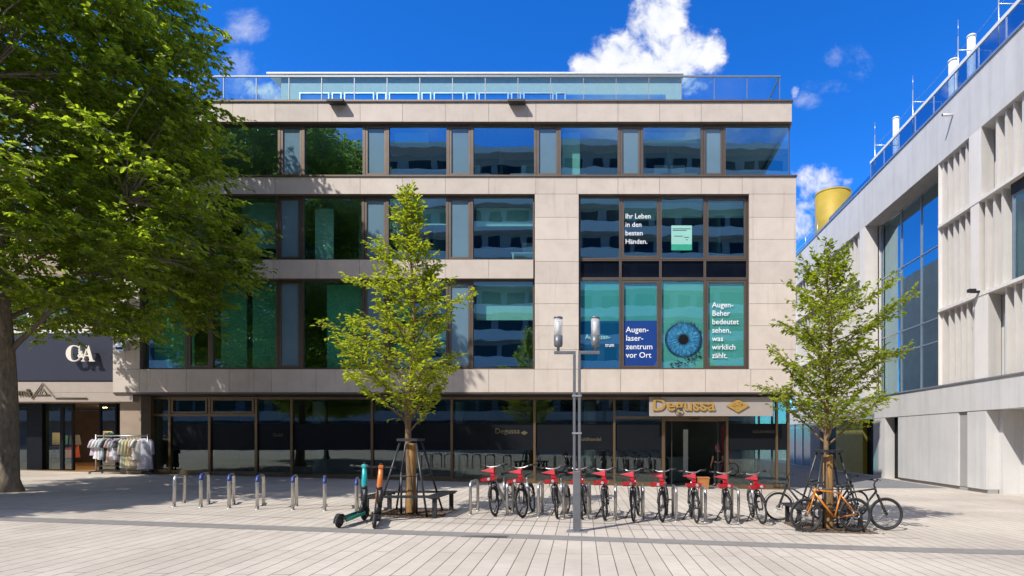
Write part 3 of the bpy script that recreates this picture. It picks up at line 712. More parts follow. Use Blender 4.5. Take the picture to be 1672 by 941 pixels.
# navy sign board with standing letters
sb_ = empty('shop_sign', (kx(92), 21.55, kz(584)), 0, 'dark navy sign board with large white standing letters over the clothes shop', 'sign')
MB().box(XS0 - kx(92), XS1 - .005 - kx(92), -.06, .04, kz(622) - kz(584), kz(545.5) - kz(584)).build('board', 'navy', sb_)
def serif_letters():
    mb = MB(); s = 1 / cS; y0, y1 = -.30, -.235
    X = lambda p: kx(p) - kx(92); Z = lambda p: kz(p) - kz(584)
    # C : ring sector, thick on the left, with upper serif
    pts_o, pts_i = [], []
    for k in range(25):
        t = R(38 + (322 - 38) * k / 24); cxp, cyp = 132.2, 579.
        pts_o.append((X(cxp + 12.4 * math.cos(t)), Z(cyp - 13.2 * math.sin(t))))
        th = 1.3 + 4.6 * max(0, -math.cos(t)) ** .8
        pts_i.append((X(cxp + 1.2 + (12.4 - th - 1.2) * math.cos(t)), Z(cyp - (13.2 - 1.6) * math.sin(t))))
    for k in range(24): mb.prism([pts_o[k], pts_o[k + 1], pts_i[k + 1], pts_i[k]], y0, y1)
    mb.prism([(X(140), Z(575)), (X(142.6), Z(575)), (X(142.6), Z(566)), (X(141), Z(566))], y0, y1)
    # A : thin left stroke, thick right stroke, bar and serifs
    def stroke(a, b, w): mb.prism([(X(a[0] - w / 2), Z(a[1])), (X(a[0] + w / 2), Z(a[1])), (X(b[0] + w / 2), Z(b[1])), (X(b[0] - w / 2), Z(b[1]))], y0, y1)
    stroke((147.2, 590.5), (155, 566.5), 2.0); stroke((161, 590.5), (154.4, 566.5), 5.4)
    mb.box(X(149.4), X(159), y0 + .004, y1 - .004, Z(583.6), Z(581.8))
    mb.box(X(144.4), X(150.4), y0 + .002, y1 - .002, Z(592), Z(590.4)); mb.box(X(157), X(166), y0 + .002, y1 - .002, Z(592), Z(590.4))
    return mb
serif_letters().build('lettering', 'ivory', sb_)
text_mesh('lettering', '&', 15.5 / cS, 'ivory', sb_, kx(138.6) - kx(92), -.26, kz(585.5) - kz(584), .03, .012, 'LEFT', .92)
sup = MB()
for p in (123, 135, 149, 160): sup.tube([(kx(p) - kx(92), -.236, kz(579) - kz(584)), (kx(p) - kx(92), -.061, kz(579) - kz(584))], .012, 6)
sup.build('letter_stud', 'graphite', sb_)
fs = empty('fascia_lettering', (vx(50), YFA, vz(640)), 0, 'slim brass letters with a tall pointed A on the cream fascia', 'sign')
X = lambda p: vx(p) - vx(50); Z = lambda p: vz(p) - vz(640)
text_mesh('lettering', 'm&', 15.5 / vS, 'gold_faint', fs, X(31), -.03, Z(646), .02, .006)
tri = MB(); tri.tube([(X(53), -.03, Z(651)), (X(71), -.03, Z(626)), (X(91), -.03, Z(650)), (X(143), -.03, Z(650.5))], .022, 6); tri.tube([(X(58), -.03, Z(645)), (X(83), -.03, Z(645))], .018, 6); tri.tube([(X(66), -.03, Z(645)), (X(71), -.03, Z(634)), (X(78), -.03, Z(645))], .016, 6)
tri.build('pointed_letter', 'gold_faint', fs)
# ------------------------------------------------------------------ rail of clothes on the pavement
rx, ry, rz0 = gp(199, 774.5); rz0 = g(rx)
S_ = F0 / ry
rk = empty('clothes_rail', (rx, ry, rz0), 0, 'wheeled chrome clothes rail standing outside the lit shop', 'clothes rail')
wR, hR = 1.0, (774 - 711.5) / S_
MB().tube([(-wR, 0, hR), (wR, 0, hR)], .025, 8).build('top_rail', 'steel', rk)
for s_ in (-1, 1):
    MB().tube([(s_ * wR * .97, 0, .10), (s_ * wR * .97, 0, hR + .06)], .022, 8).build('upright', 'steel', rk)
    f = MB().tube([(s_ * wR * .97, -.28, .10), (s_ * wR * .97, .28, .10)], .022, 8).build('foot', 'graphite', rk)
    for q in (-.26, .26): MB().torus((s_ * wR * .97, q, .045), (1, 0, 0), .03, .015, 12, 6).build('castor', 'rubber', f)
MB().bar((-wR * .95, 0, .14), (wR * .95, 0, .14), .04, .03).bar((-wR * .95, .15, .30), (-.1, .15, .30), .3, .02).build('lower_shelf', 'graphite', rk)
gar = [('lilac short sleeved shirt at the outer end of the clothes rail', (.52, .44, .55), .62, 1), ('white shirt next to the lilac one on the clothes rail', (.70, .68, .68), .74, 1), ('pale grey blouse near the left of the clothes rail', (.58, .58, .60), .78, 1),
       ('light blue shirt beside the black top on the clothes rail', (.42, .52, .58), .70, 1), ('black top hanging on the clothes rail', (.015, .016, .02), .84, 1), ('dusty rose shirt hanging on the clothes rail', (.50, .34, .29), .88, 1),
       ('white and blue striped shirt behind the grey one on the clothes rail', (.52, .56, .64), .66, 1), ('mid grey shirt in the middle of the clothes rail', (.36, .36, .40), .80, 1), ('dark grey cardigan in the middle of the clothes rail', (.10, .10, .12), .86, 1),
       ('long cream shirt dress on the clothes rail', (.58, .54, .42), 1.08, 0), ('long pale green dress on the clothes rail', (.46, .50, .36), 1.10, 0), ('straw yellow dress on the clothes rail', (.56, .47, .26), 1.0, 0),
       ('beige linen dress on the clothes rail', (.54, .44, .33), 1.02, 0), ('white open blouse next to the long grey coat on the clothes rail', (.68, .66, .62), .78, 1), ('long pale grey coat at the pier end of the clothes rail', (.42, .42, .50), 1.14, 0)]
for i, (lab, c, ln, slv) in enumerate(gar):
    x = -.84 + 1.70 * i / (len(gar) - 1); a = R(58 - 16 * (i / (len(gar) - 1)) + rnd.uniform(-7, 7)) if i < 14 else R(8)
    o = empty('hanging_garment', (rx + x, ry, rz0 + hR - .02), a, lab, 'garment', 'clothes on the rail')
    h = MB(); h.tube([(0, 0, .06), (.03, 0, .04), (0, 0, 0), (0, 0, -.07)], .006, 5); h.tube([(-.19, 0, -.13), (0, 0, -.07), (.19, 0, -.13)], .010, 5); h.build('hanger', 'graphite', o)
    b = MB(); nz, nt = 9, 20; o0 = []
    for j in range(nz):
        t = j / (nz - 1); z = -.085 - t * ln
        hw = (.07 + .15 * min(1, t * 7)) if t < .15 else .215 + .045 * t; dp = .03 + .05 * min(1, t * 5) + .02 * t
        for k in range(nt):
            q = 2 * math.pi * k / nt
            fold = 1 + .10 * t * math.sin(q * 5 + i) + .05 * t * math.sin(q * 9 + 2 * i)
            b.v.append(Vector((hw * math.cos(q) * fold, dp * math.sin(q) * fold, z - .015 * math.cos(2 * q) * (1 - t))))
    for j in range(nz - 1):
        for k in range(nt): b.f.append([j * nt + k, (j + 1) * nt + k, (j + 1) * nt + (k + 1) % nt, j * nt + (k + 1) % nt]); b.sm.append(True)
    b.f.append(list(range(nt))); b.sm.append(False)
    sl_ = .26 if slv else .52
    for s_ in (-1, 1): b.tube([(s_ * .17, 0, -.13), (s_ * .23, 0, -.2), (s_ * (.27 + .03 * slv), .0, -.16 - sl_)], [.055, .065, .06], 9)
    b.build('cloth', pbr('garment_cloth', c, .9, 0, .08, 5., .3, 90.), o)

# ------------------------------------------------------------------ right-hand building
cul = empty('culture_hall', (XR, 24., -.2), 0, 'pale rendered building with vertical fins and tall recessed glazing along the lane', 'building')
def cp(mb, name, mat, parent=None, bevel=0.): return mb.build(name, mat, parent, bevel, cul)
def cpe(mb, name, mat): return [cp(b, name, mat) for b in mb.islands()]
Y0, Y1 = 4., 46.
ZF0, ZF1, ZA, ZBm, ZC, ZP = 13.42, 15.62, 10.75, 7.2, 4.05, 2.86
m_ = PB(); m_.box(XR, XR + 1.2, Y0, Y1, ZF0, ZF1); cp(m_, 'fascia', 'conc')
m_ = PB(); m_.box(XR, XR + 1.2, Y0, Y1, ZP + .012, ZC - .06); cp(m_, 'lower_band', 'conc')
m_ = PB(); m_.box(XR - .05, XR + .9, Y0, Y1, ZC - .058, ZC); m_.box(XR - .05, XR + .4, Y0, Y1, ZF1 + .002, ZF1 + .09); cpe(m_, 'ledge', 'alu')
m_ = PB(); m_.box(XR + 1.21, XR + 20, Y0, Y1, ZP - 3.2, ZF1); cp(m_, 'core', 'conc')
m_ = PB()
for z in (ZA, ZBm):
    m_.box(XR - .02, XR + .75, 24.05, Y0, z - .06, z + .06) if False else m_.box(XR - .02, XR + .75, Y0, 24.05, z - .06, z + .06)
    m_.box(XR - .02, XR + .75, 31.91, Y1, z - .06, z + .06)
cpe(m_, 'floor_ledge', 'conc_fin')
m_ = PB(); m_.box(XR + .70, XR + .76, Y0, 24.05, ZC, ZF0); m_.box(XR + .70, XR + .76, 31.2, Y1, ZC, ZF0); cpe(m_, 'rear_panel', 'conc_fin')
fins = PB()
def fin(y, z0, z1, t=.11, d=.55, k=0.):
    """a slanted upright blade: thin edge to the lane, broad side to the square"""
    fins.add([(XR + .13, y, z0), (XR + .15, y + t, z0), (XR + d, y + t + k, z0), (XR + d, y + k, z0), (XR + .13, y, z1), (XR + .15, y + t, z1), (XR + d, y + t + k, z1), (XR + d, y + k, z1)],
             [(0, 1, 2, 3), (7, 6, 5, 4), (0, 4, 5, 1), (1, 5, 6, 2), (2, 6, 7, 3), (3, 7, 4, 0)])
def run(ya, yb, z0, z1, step):
    y = ya
    while y > yb: fin(y - .11, z0, z1, .12, .62, .10); y -= step * rnd.uniform(.88, 1.1)
g_ = .06
RA, RB_, RC = (ZA + g_, ZF0), (ZBm + g_, ZA - g_), (ZC, ZBm - g_)
run(24.0, 22.1, *RA, .42); run(20.6, 5, *RA, .44)
run(24.0, 22.0, *RB_, .42); run(21.2, 20.0, *RB_, .42); run(15.6, 5, *RB_, .44)
run(24.0, 21.7, *RC, .42); run(20.1, 5, *RC, .44)
for r in (RA, RB_, RC): run(43.5, 31.4, *r, .62)
cpe(fins, 'fin', 'conc_fin')
wp = PB()
def wide(y0, y1, z0, z1): wp.add([(XR, y0, z0), (XR, y1 - .0, z0), (XR + .08, y1, z0), (XR + .6, y0 + .2, z0), (XR, y0, z1), (XR, y1, z1), (XR + .08, y1, z1), (XR + .6, y0 + .2, z1)],
    [(0, 1, 2, 3), (7, 6, 5, 4), (0, 4, 5, 1), (1, 5, 6, 2), (2, 6, 7, 3), (3, 7, 4, 0)])
wide(21.2, 21.95, *RA); wide(21.35, 21.85, *RB_); wide(20.8, 21.6, *RC)
wp.box(XR + .001, XR + .95, 31.2, 31.9, ZC, ZF0)
cpe(wp, 'wide_fin', 'conc_fin')
gw = PB(); gw.box(XR + .55, XR + .57, 20.62, 21.15, *RA); gw.box(XR + .55, XR + .57, 20.15, 20.75, *RC); cpe(gw, 'slit_glass', 'glass_dark')
# big window at the near end of the middle storey
def wall_window(y0, y1, z0, z1, name, ys, zs, off=.25, bar=.05, mat='alu', gm='glass_dark'):
    f = PB()
    for y in [y0 + bar / 2] + list(ys) + [y1 - bar / 2]: f.box(XR + off, XR + off + .12, y - bar / 2, y + bar / 2, z0, z1)
    yy = [y0 + bar / 2] + list(ys) + [y1 - bar / 2]
    for z in [z0 + bar / 2] + list(zs) + [z1 - bar / 2]:
        for a, b in zip(yy, yy[1:]): f.box(XR + off + .004, XR + off + .116, a + bar / 2, b - bar / 2, z - bar / 2, z + bar / 2)
    o = cp(f, name, mat)
    p = PB(); p.box(XR + off + .05, XR + off + .062, y0 + .01, y1 - .01, z0 + .01, z1 - .01); cp(p, 'pane', gm, o)
    return o
wall_window(15.8, 19.9, ZBm + g_, ZA - .42, 'window', (17.2, 18.55), ())
m_ = PB(); m_.box(XR + .2, XR + .69, 15.8, 19.9, ZA - .415, ZA - g_); cp(m_, 'blind_box', 'black')
wall_window(24.1, 31.15, ZC + .002, ZF0, 'curtain_glazing', (25.15, 27.05, 28.95), (6.2, 7.25, 10.5), .85)
rv = PB(); rv.box(XR + .02, XR + .84, 24.05, 24.09, ZC, ZF0); cp(rv, 'reveal', 'conc_fin')
# dark wall sheet and slab edges behind the glazing
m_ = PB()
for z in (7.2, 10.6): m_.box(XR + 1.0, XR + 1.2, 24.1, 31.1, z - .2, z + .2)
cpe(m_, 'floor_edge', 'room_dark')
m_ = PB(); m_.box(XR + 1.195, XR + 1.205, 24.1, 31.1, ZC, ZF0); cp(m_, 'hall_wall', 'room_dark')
# ground floor, from near to far
gf = PB()
gf.box(XR + .02, XR + .5, 20.95, 22.08, -.06, ZP); gf.box(XR + .02, XR + .5, 22.66, 27.55, -.06, ZP); gf.box(XR + 2.2, XR + 2.4, 4., 20.95, -.3, ZP); gf.box(XR + .5, XR + 2.39, 20.75, 20.949, -.3, ZP)
cpe(gf, 'wall_panel', 'conc')
m_ = PB(); m_.box(XR + .08, XR + .5, 22.081, 22.659, -.06, ZP); m_.box(XR + .10, XR + .48, 20.96, 27.54, -.3, -.061); cpe(m_, 'slot', 'conc_grey')
m_ = PB(); m_.box(XR + .01, XR + .8, 28.9, 30.2, -.3, ZP); cp(m_, 'column', 'conc')
m_ = PB(); m_.box(XR + .5, XR + 1.2, 27.6, 28.89, -.3, ZP); m_.box(XR + .6, XR + 1.2, 30.21, 32.3, -.3, ZP); m_.box(XR + .4, XR + 1.2, 36.3, 38.3, -.3, ZP); cpe(m_, 'shade_block', 'film_black')  # solid black blocks stand in for the shade inside open recesses
m_ = PB(); m_.box(XR + .35, XR + 1.2, 32.31, 36.29, -.3, ZP); cp(m_, 'gold_wall', 'gold_paint')
m_ = PB(); m_.box(XR + .03, XR + 1.2, 38.31, 40.2, -.3, ZP); cp(m_, 'grey_wall', 'conc_grey')
m_ = PB(); m_.box(XR + .12, XR + .14, 40.25, 45.9, -.2, ZP); cp(m_, 'glass_front', 'frost')
m_ = PB()
for y in (40.22, 42.1, 44., 45.9): m_.box(XR + .06, XR + .18, y - .03, y + .03, -.2, ZP)
cpe(m_, 'glass_post', 'alu')
# roof edge: glass rail, handrail, penthouse strip
rg = PB(); rg.box(XR + .25, XR + .262, Y0, 31.0, ZF1 + .2, ZF1 + 1.15); rg.box(XR + .35, XR + .362, 31.1, 37.5, ZF1 + .1, ZF1 + .7); cpe(rg, 'roof_glass', 'glass_rail_blue')
m_ = PB(); m_.box(XR + .22, XR + .30, Y0, 31.1, ZF1 + 1.16, ZF1 + 1.30); cp(m_, 'roof_handrail', 'white_paint')
m_ = PB()
y = 31.05
while y > Y0: m_.box(XR + .23, XR + .25, y - .025, y + .025, ZF1 + .09, ZF1 + 1.15); y -= 1.55
m_.box(XR + .3, XR + .34, 31.0, 31.06, ZF1 + .09, ZF1 + 1.3)
cpe(m_, 'roof_post', 'alu')
m_ = PB(); m_.box(XR + 1.0, XR + 14, Y0, 29., ZF1 + .01, ZF1 + .95); m_.box(XR + .9, XR + 10, 31., 37., ZF1 + .01, ZF1 + .7); cpe(m_, 'roof_parapet', 'conc')
wr = PB(); mast = [31.0, 27.0, 23.4, 20.9, 18.4]
for y in mast:
    wr.tube([(XR + .45, y, ZF1), (XR + .45, y, ZF1 + 2.7)], .028, 6); wr.tube([(XR + .45, y, ZF1 + 2.15), (XR + 1.8, y, ZF1 + 2.15), (XR + 1.8, y, ZF1 + .9)], .022, 6); wr.tube([(XR + .45, y, ZF1 + 2.7), (XR + .45, y, ZF1 + 3.4)], .010, 5)
for a, b in zip(mast, mast[1:]):
    for h in (2.1, 1.6): wr.tube([(XR + .45, a - (a - b) * k / 8, ZF1 + h - .12 * math.sin(math.pi * k / 8)) for k in range(9)], .008, 4)
cp(wr, 'guard_rail', 'alu'); wr = PB()
for y in (44.5, 42., 39.5): wr.tube([(XR + .3, y, ZF1), (XR + .3, y, ZF1 + 1.25)], .03, 6)
for h in (.7, 1.25): wr.tube([(XR + .3, 44.5, ZF1 + h), (XR + .3, 39.5, ZF1 + h)], .022, 6)
cp(wr, 'guard_rail', 'alu')
for px, py, d, w_, lab in ((1586, 58, 25.1, .17, 'tall white roof vent, the nearest of the three on the right building'), (1557, 98, 27.5, .22, 'wide white roof vent in the middle of the three'), (1463, 192, 33., .17, 'white roof vent farthest along the right building')):
    x = (px - VX) * d / F0; z = EYE + (VY - py) * d / F0
    o = empty('roof_vent', (x, d, ZF1 + .9), 0, lab, 'roof vent', 'roof vents'); h = z - ZF1 - .9
    MB().lathe([(w_ * 1.05, -1.), (w_, .1), (w_, h - .12)], n=18).build('duct', 'white_paint', o); MB().lathe([(w_ * 1.12, h - .11), (w_ * 1.12, h - .03), (w_ * .9, h)], n=18).build('cap', 'white_paint', o)
cyl = empty('gold_drum', (16.2, 43.0, ZF1), 0, 'big gold clad drum rising above the roof at the far end of the lane', 'roof drum')
MB().lathe([(1.3, -.6), (1.3, 4.6), (1.2, 4.62), (1.2, 4.2)], n=48).build('drum_wall', 'gold_paint', cyl)
dm = MB(); dm.lathe([(1.31, 4.5), (1.33, 4.52), (1.33, 4.60), (1.31, 4.63)], n=48); dm.build('rim', 'gold_paint', cyl)
for px, py, lab in ((1556, 188, 'short white pipe lamp on the fascia of the right building'),):
    d = rd(px); z = EYE + (VY - py) / (px - VX) * XR
    o = empty('fascia_lamp', (XR, d, z), 0, lab, 'wall lamp'); MB().tube([(.0, 0, 0), (-.42, 0, 0)], .05, 12).build('housing', 'white_paint', o); MB().tube([(-.42, 0, 0), (-.44, 0, 0)], .042, 12).build('lens', 'graphite', o)
d = rd(1599); o = empty('wall_spotlight', (XR, d, 7.27), 0, 'small black spotlight on the ledge between the fins', 'wall lamp')
MB().box(-.32, .0, -.05, .05, 0, .08).build('arm', 'black', o); MB().box(-.42, -.16, -.09, .09, .02, .14).build('housing', 'black', o, .01)

# ------------------------------------------------------------------ block across the square (seen mirrored in the panes)
opp = empty('opposite_block', (0, -46., 0), 0, 'grey block with pale balcony bands mirrored in the upper panes', 'building')
def op(mb, name, mat, parent=None): return mb.build(name, mat, parent, 0, opp)
m_ = PB(); m_.box(-120, 120, -70, -46.2, -.5, 46.); op(m_, 'wall', pbr('opposite_render', (.24, .26, .28), .8))
m_ = PB(); zs_ = [4.5 + 4.1 * k for k in range(10)]
for z in zs_: m_.box(-120, 120, -46.19, -44.6, z, z + 1.5)
m_.box(-120, 120, -46.19, -44.2, 46.01, 46.9)
mo = pbr('opposite_band', (.62, .63, .62), .7)
for b in m_.islands(): op(b, 'balcony_band', mo)
m_ = PB()
for z in zs_:
    x = -119
    while x < 116: w_ = rnd.choice((1.8, 2.8, 3.6)); m_.box(x, x + w_, -46.195, -46.1, z + 1.6, z + 3.6); x += w_ + rnd.uniform(.6, 1.8)
op(m_, 'window', 'spandrel')
# ------------------------------------------------------------------ trees
rng = np.random.default_rng(11)
def leaf_object(name, P, D, NN, Ls, Ws, mat, parent):
    """one mesh of small folded leaves: base P, direction D, blade normal NN"""
    D = D / np.linalg.norm(D, axis=1)[:, None]
    S = np.cross(D, NN); S /= (np.linalg.norm(S, axis=1)[:, None] + 1e-9); U = np.cross(S, D)
    n = len(P); L, W = Ls[:, None], Ws[:, None]
    droop = -.18 * L
    v = np.empty((n, 6, 3))
    v[:, 0] = P; v[:, 1] = P + D * L * .38 + S * W * .5 + U * W * .16; v[:, 2] = P + D * L * .75 + S * W * .33 + U * W * .10 + U * droop * .3
    v[:, 3] = P + D * L + U * droop; v[:, 4] = P + D * L * .75 - S * W * .33 + U * W * .10 + U * droop * .3; v[:, 5] = P + D * L * .38 - S * W * .5 + U * W * .16
    me = bpy.data.meshes.new(name); me.vertices.add(n * 6); me.vertices.foreach_set('co', v.reshape(-1))
    idx = np.arange(n)[:, None] * 6
    q = np.concatenate([idx + np.array([0, 1, 2, 3]), idx + np.array([0, 3, 4, 5])], 1).reshape(-1)
    me.loops.add(n * 8); me.loops.foreach_set('vertex_index', q.astype(np.int32))
    me.polygons.add(n * 2); me.polygons.foreach_set('loop_start', (np.arange(n * 2) * 4).astype(np.int32))
    me.polygons.foreach_set('loop_total', np.full(n * 2, 4, np.int32))
    me.materials.append(M[mat]); me.update(); me.validate()
    o = bpy.data.objects.new(name, me); COL.objects.link(o); o.parent = parent; return o
def unit(v): return v / (np.linalg.norm(v) + 1e-9)
def curve_pts(p0, d0, ln, n, droop, wob=.05, lift=0.):
    pts = [p0]; d = unit(d0); step = ln / n
    for i in range(n):
        d = unit(d + np.array([0, 0, -droop * (i / n) + lift]) * step + rng.normal(0, wob, 3)); pts.append(pts[-1] + d * step)
    return pts
class Leaves:
    def __init__(s, jit=.42): s.jit = jit; s.P = []; s.D = []; s.N = []
    def twig(s, pts, dens, side_up=.35):
        """leaves in two ranks along a twig, roughly flat, tips hanging a little"""
        for a, b in zip(pts, pts[1:]):
            d = b - a; ln = np.linalg.norm(d); d = d / ln; up = np.array([0, 0, 1.]); sd = unit(np.cross(d, up) + rng.normal(0, .1, 3))
            k = max(1, rng.poisson(ln * dens))
            for j in range(k):
                t = rng.uniform(); sg_ = 1 if rng.uniform() < .5 else -1
                dr = unit(d * rng.uniform(.35, .9) + sd * sg_ * rng.uniform(.5, 1.) + np.array([0, 0, rng.normal(-.22, .3)]))
                s.P.append(a + d * ln * t); s.D.append(dr); s.N.append(unit(up + rng.normal(0, s.jit, 3) + sd * sg_ * .25))
        d = unit(pts[-1] - pts[-2]); s.P.append(pts[-1]); s.D.append(d); s.N.append(unit(np.array([0, 0, 1.]) + rng.normal(0, .4, 3)))
    def obj(s, name, L, W, mat, parent):
        n = len(s.P); k = rng.uniform(.5, 1.3, n)
        return leaf_object(name, np.array(s.P), np.array(s.D), np.array(s.N), L * k, W * k, mat, parent)
def young_tree(loc, H, prof, label, group, leaf, nbr, z0, seed, asym=(0, 0), tr=.085, dens=22):
    global rng; rng = np.random.default_rng(seed)
    root = empty('young_tree', loc, 0, label, 'tree', group)
    zz, rr_ = [p[0] for p in prof], [p[1] for p in prof]
    lead = [np.array([.05 * math.sin(z * 1.3 + seed), .05 * math.cos(z * .9 + seed), z]) for z in np.linspace(-.1, H - .15, 22)]
    LZ = np.array([p[2] for p in lead])
    def at(z): return np.array([np.interp(z, LZ, [p[k] for p in lead]) for k in range(3)])
    wood = MB(); wood.tube([Vector(p) for p in lead], [max(.010, tr * (1 - .9 * max(0, p[2]) / H)) for p in lead], 10)
    lv = Leaves()
    for k in range(nbr):
        f = (k + .5) / nbr; zb = z0 + (H - .55 - z0) * f ** 1.05; az = k * 2.39996 + rng.normal(0, .25)
        rise = .35 + .45 * (1 - f) + rng.uniform(-.1, .2)
        zt = zb + rise; rad = np.interp(zt, zz, rr_) * rng.uniform(.5, 1.14)
        a_ = 1 + asym[0] * math.cos(az) + asym[1] * math.sin(az); rad *= a_
        if rad < .12: rad = .12
        p0 = at(zb); d0 = np.array([math.cos(az) * rad, math.sin(az) * rad, rise * (1.5 if f > .5 else 1.25)])
        ln = math.hypot(rad, rise) * 1.04
        pts = curve_pts(p0, d0, ln, 9, .30 if f < .75 else .1, .05)
        wood.tube([Vector(p) for p in pts], [max(.004, .026 * (1 - .75 * f) * (1 - .85 * i / 9)) for i in range(10)], 5)
        lv.twig(pts[4:], dens * .8)
        nt = int(5 + ln * 9)
        for j in range(nt):
            t = .22 + .76 * (j + rng.uniform()) / nt; i = int(t * 9); q = pts[i] + (pts[min(i + 1, 9)] - pts[i]) * (t * 9 - i)
            d = unit(pts[min(i + 1, 9)] - pts[max(i - 1, 0)]); sd = unit(np.cross(d, [0, 0, 1])) * (1 if j % 2 else -1)
            tl = (.20 + .42 * ln * .45 * math.sin(math.pi * min(1, t * 1.02)) ** .8) * rng.uniform(.6, 1.2)
            tw = curve_pts(q, d * rng.uniform(.5, 1.) + sd * rng.uniform(.55, 1.) + np.array([0, 0, rng.normal(.16, .28)]), tl, 4, .9, .09)
            wood.tube([Vector(p) for p in tw], [.005, .0045, .004, .003, .002], 4, False)
            lv.twig(tw, dens)
    lv.twig([np.array(p) for p in lead[-5:]] + [lead[-1] + np.array([.01, 0, .14])], dens * 1.2)
    wood.build('trunk', 'bark_young', root)
    lv.obj('crown', .104, .052, leaf, root)
    wr_ = MB(); wr_.lathe([(.118, -.05), (.125, .05), (.112, .6), (.108, 1.1), (.104, 1.58), (.092, 1.60)], n=20); wr_.build('trunk_mat', 'reed', root)
    return root
T2 = gp(671, 838.5); T3 = gp(1352, 862)
prof2 = [(1.7, .25), (2.0, .55), (2.65, .85), (3.3, 1.4), (3.9, 1.65), (4.6, 1.45), (5.2, 1.2), (5.7, .95), (6.15, .7), (6.7, .42), (7.1, .25), (7.45, .1)]
young_tree(T2, 7.45, prof2, 'young bright green tree with reed wrapped trunk inside the square tree bench', 'young trees', 'leaf_young', 66, 1.8, 21, (-.10, 0.))
prof3 = [(1.7, .4), (2.0, 1.2), (2.4, 1.65), (2.9, 1.75), (3.5, 1.55), (4.2, 1.6), (4.7, 1.35), (5.2, 1.1), (5.7, .65), (6.1, .25), (6.2, .1)]
young_tree(T3, 6.2, prof3, 'young green tree with parked bicycles leaning round its trunk', 'young trees', 'leaf_right', 58, 1.75, 34, (.16, 0.), .075, 22)

# --- big tree on the left
def big_tree():
    global rng; rng = np.random.default_rng(5)
    loc = gp(12, 803)
    root = empty('broadleaf_tree', loc, 0, 'large dark green broadleaf tree with thick grey trunk shading the shop side', 'tree')
    zz = [4.2, 4.9, 5.5, 6.2, 7.0, 8.2, 9.2, 10.3, 12., 13.5, 15., 16.3, 17.3]
    rr_ = [2.0, 3.8, 4.6, 5.0, 5.45, 5.4, 4.3, 4.6, 4.4, 4.4, 3.8, 2.6, .8]
    wood = MB()
    lead = [np.array([.10 * math.sin(z * .5) , .12 * math.cos(z * .4) - .12, z]) for z in np.linspace(-.3, 15.5, 26)]
    LZ = np.array([p[2] for p in lead])
    at = lambda z: np.array([np.interp(z, LZ, [p[k] for p in lead]) for k in range(3)])
    tr = lambda z: .215 * (1 - .062 * max(z, 0)) + (.10 * max(0, 1 - z / .6) ** 2 if z < .6 else 0)
    wood.tube([Vector(p) for p in lead], [max(.02, tr(p[2])) for p in lead], 14)
    limbs = []
    for k in range(22):
        zb = 3.0 + 10.5 * k / 21; az = k * 2.39996 + .5
        if k == 0: az = .15; zb = 3.6
        zt = zb + rng.uniform(1.2, 2.6); rad = np.interp(min(zt, 17), zz, rr_) * .72
        d0 = np.array([math.cos(az) * rad, math.sin(az) * rad, (zt - zb) * 1.6])
        pts = curve_pts(at(zb), d0, math.hypot(rad, zt - zb), 10, .16, .06)
        r0 = .085 * (1 - .045 * zb)
        wood.tube([Vector(p) for p in pts], [max(.012, r0 * (1 - .85 * i / 10)) for i in range(11)], 7)
        limbs += pts[2:]
    LP = np.array(limbs)
    lv = Leaves(.75); n = 0; tries = 0
    P, D, NN = [], [], []
    while n < 740 and tries < 20000:
        tries += 1
        z = rng.uniform(4.65, 17.2); r = np.interp(z, zz, rr_); u_ = rng.uniform() ** .42; az = rng.uniform(0, 2 * math.pi)
        if rng.uniform() > (r / 6.6): continue
        c = np.array([math.cos(az) * r * u_, math.sin(az) * r * u_, z])
        n += 1
        j = np.argmin(np.linalg.norm(LP - c, axis=1) + .5 * np.maximum(0, LP[:, 2] - c[2])); q = LP[j]
        out = unit(np.array([math.cos(az), math.sin(az), .12]))
        mid = (q + c) / 2 + rng.normal(0, .15, 3) + np.array([0, 0, .15])
        wood.tube([Vector(q), Vector(mid), Vector(c)], [.028, .018, .010], 5, False)
        for t in range(13):
            a = rng.uniform(-1.9, 1.9); ca, sa = math.cos(a), math.sin(a)
            d = np.array([out[0] * ca - out[1] * sa, out[0] * sa + out[1] * ca, rng.normal(.12, .28)])
            tl = rng.uniform(.5, 1.25)
            st = c + rng.normal(0, .16, 3)
            tw = curve_pts(st, d, tl, 5, .75, .09)
            wood.tube([Vector(tw[0]), Vector(tw[2]), Vector(tw[5])], [.009, .006, .003], 3, False)
            lv.twig(tw, 25)
    wood.build('trunk', 'bark', root)
    lv.obj('crown', .145, .085, 'leaf_big', root)
    return root
bt = big_tree()
b2 = copy_tree(bt); b2.location = (-18.9, 7.2, g(-18.9)); b2.rotation_euler.z = 2.1; b2.scale = (.6, .6, .6)
tag(b2, 'broadleaf tree mirrored in the left office windows, shading the paving before the shop', 'tree')
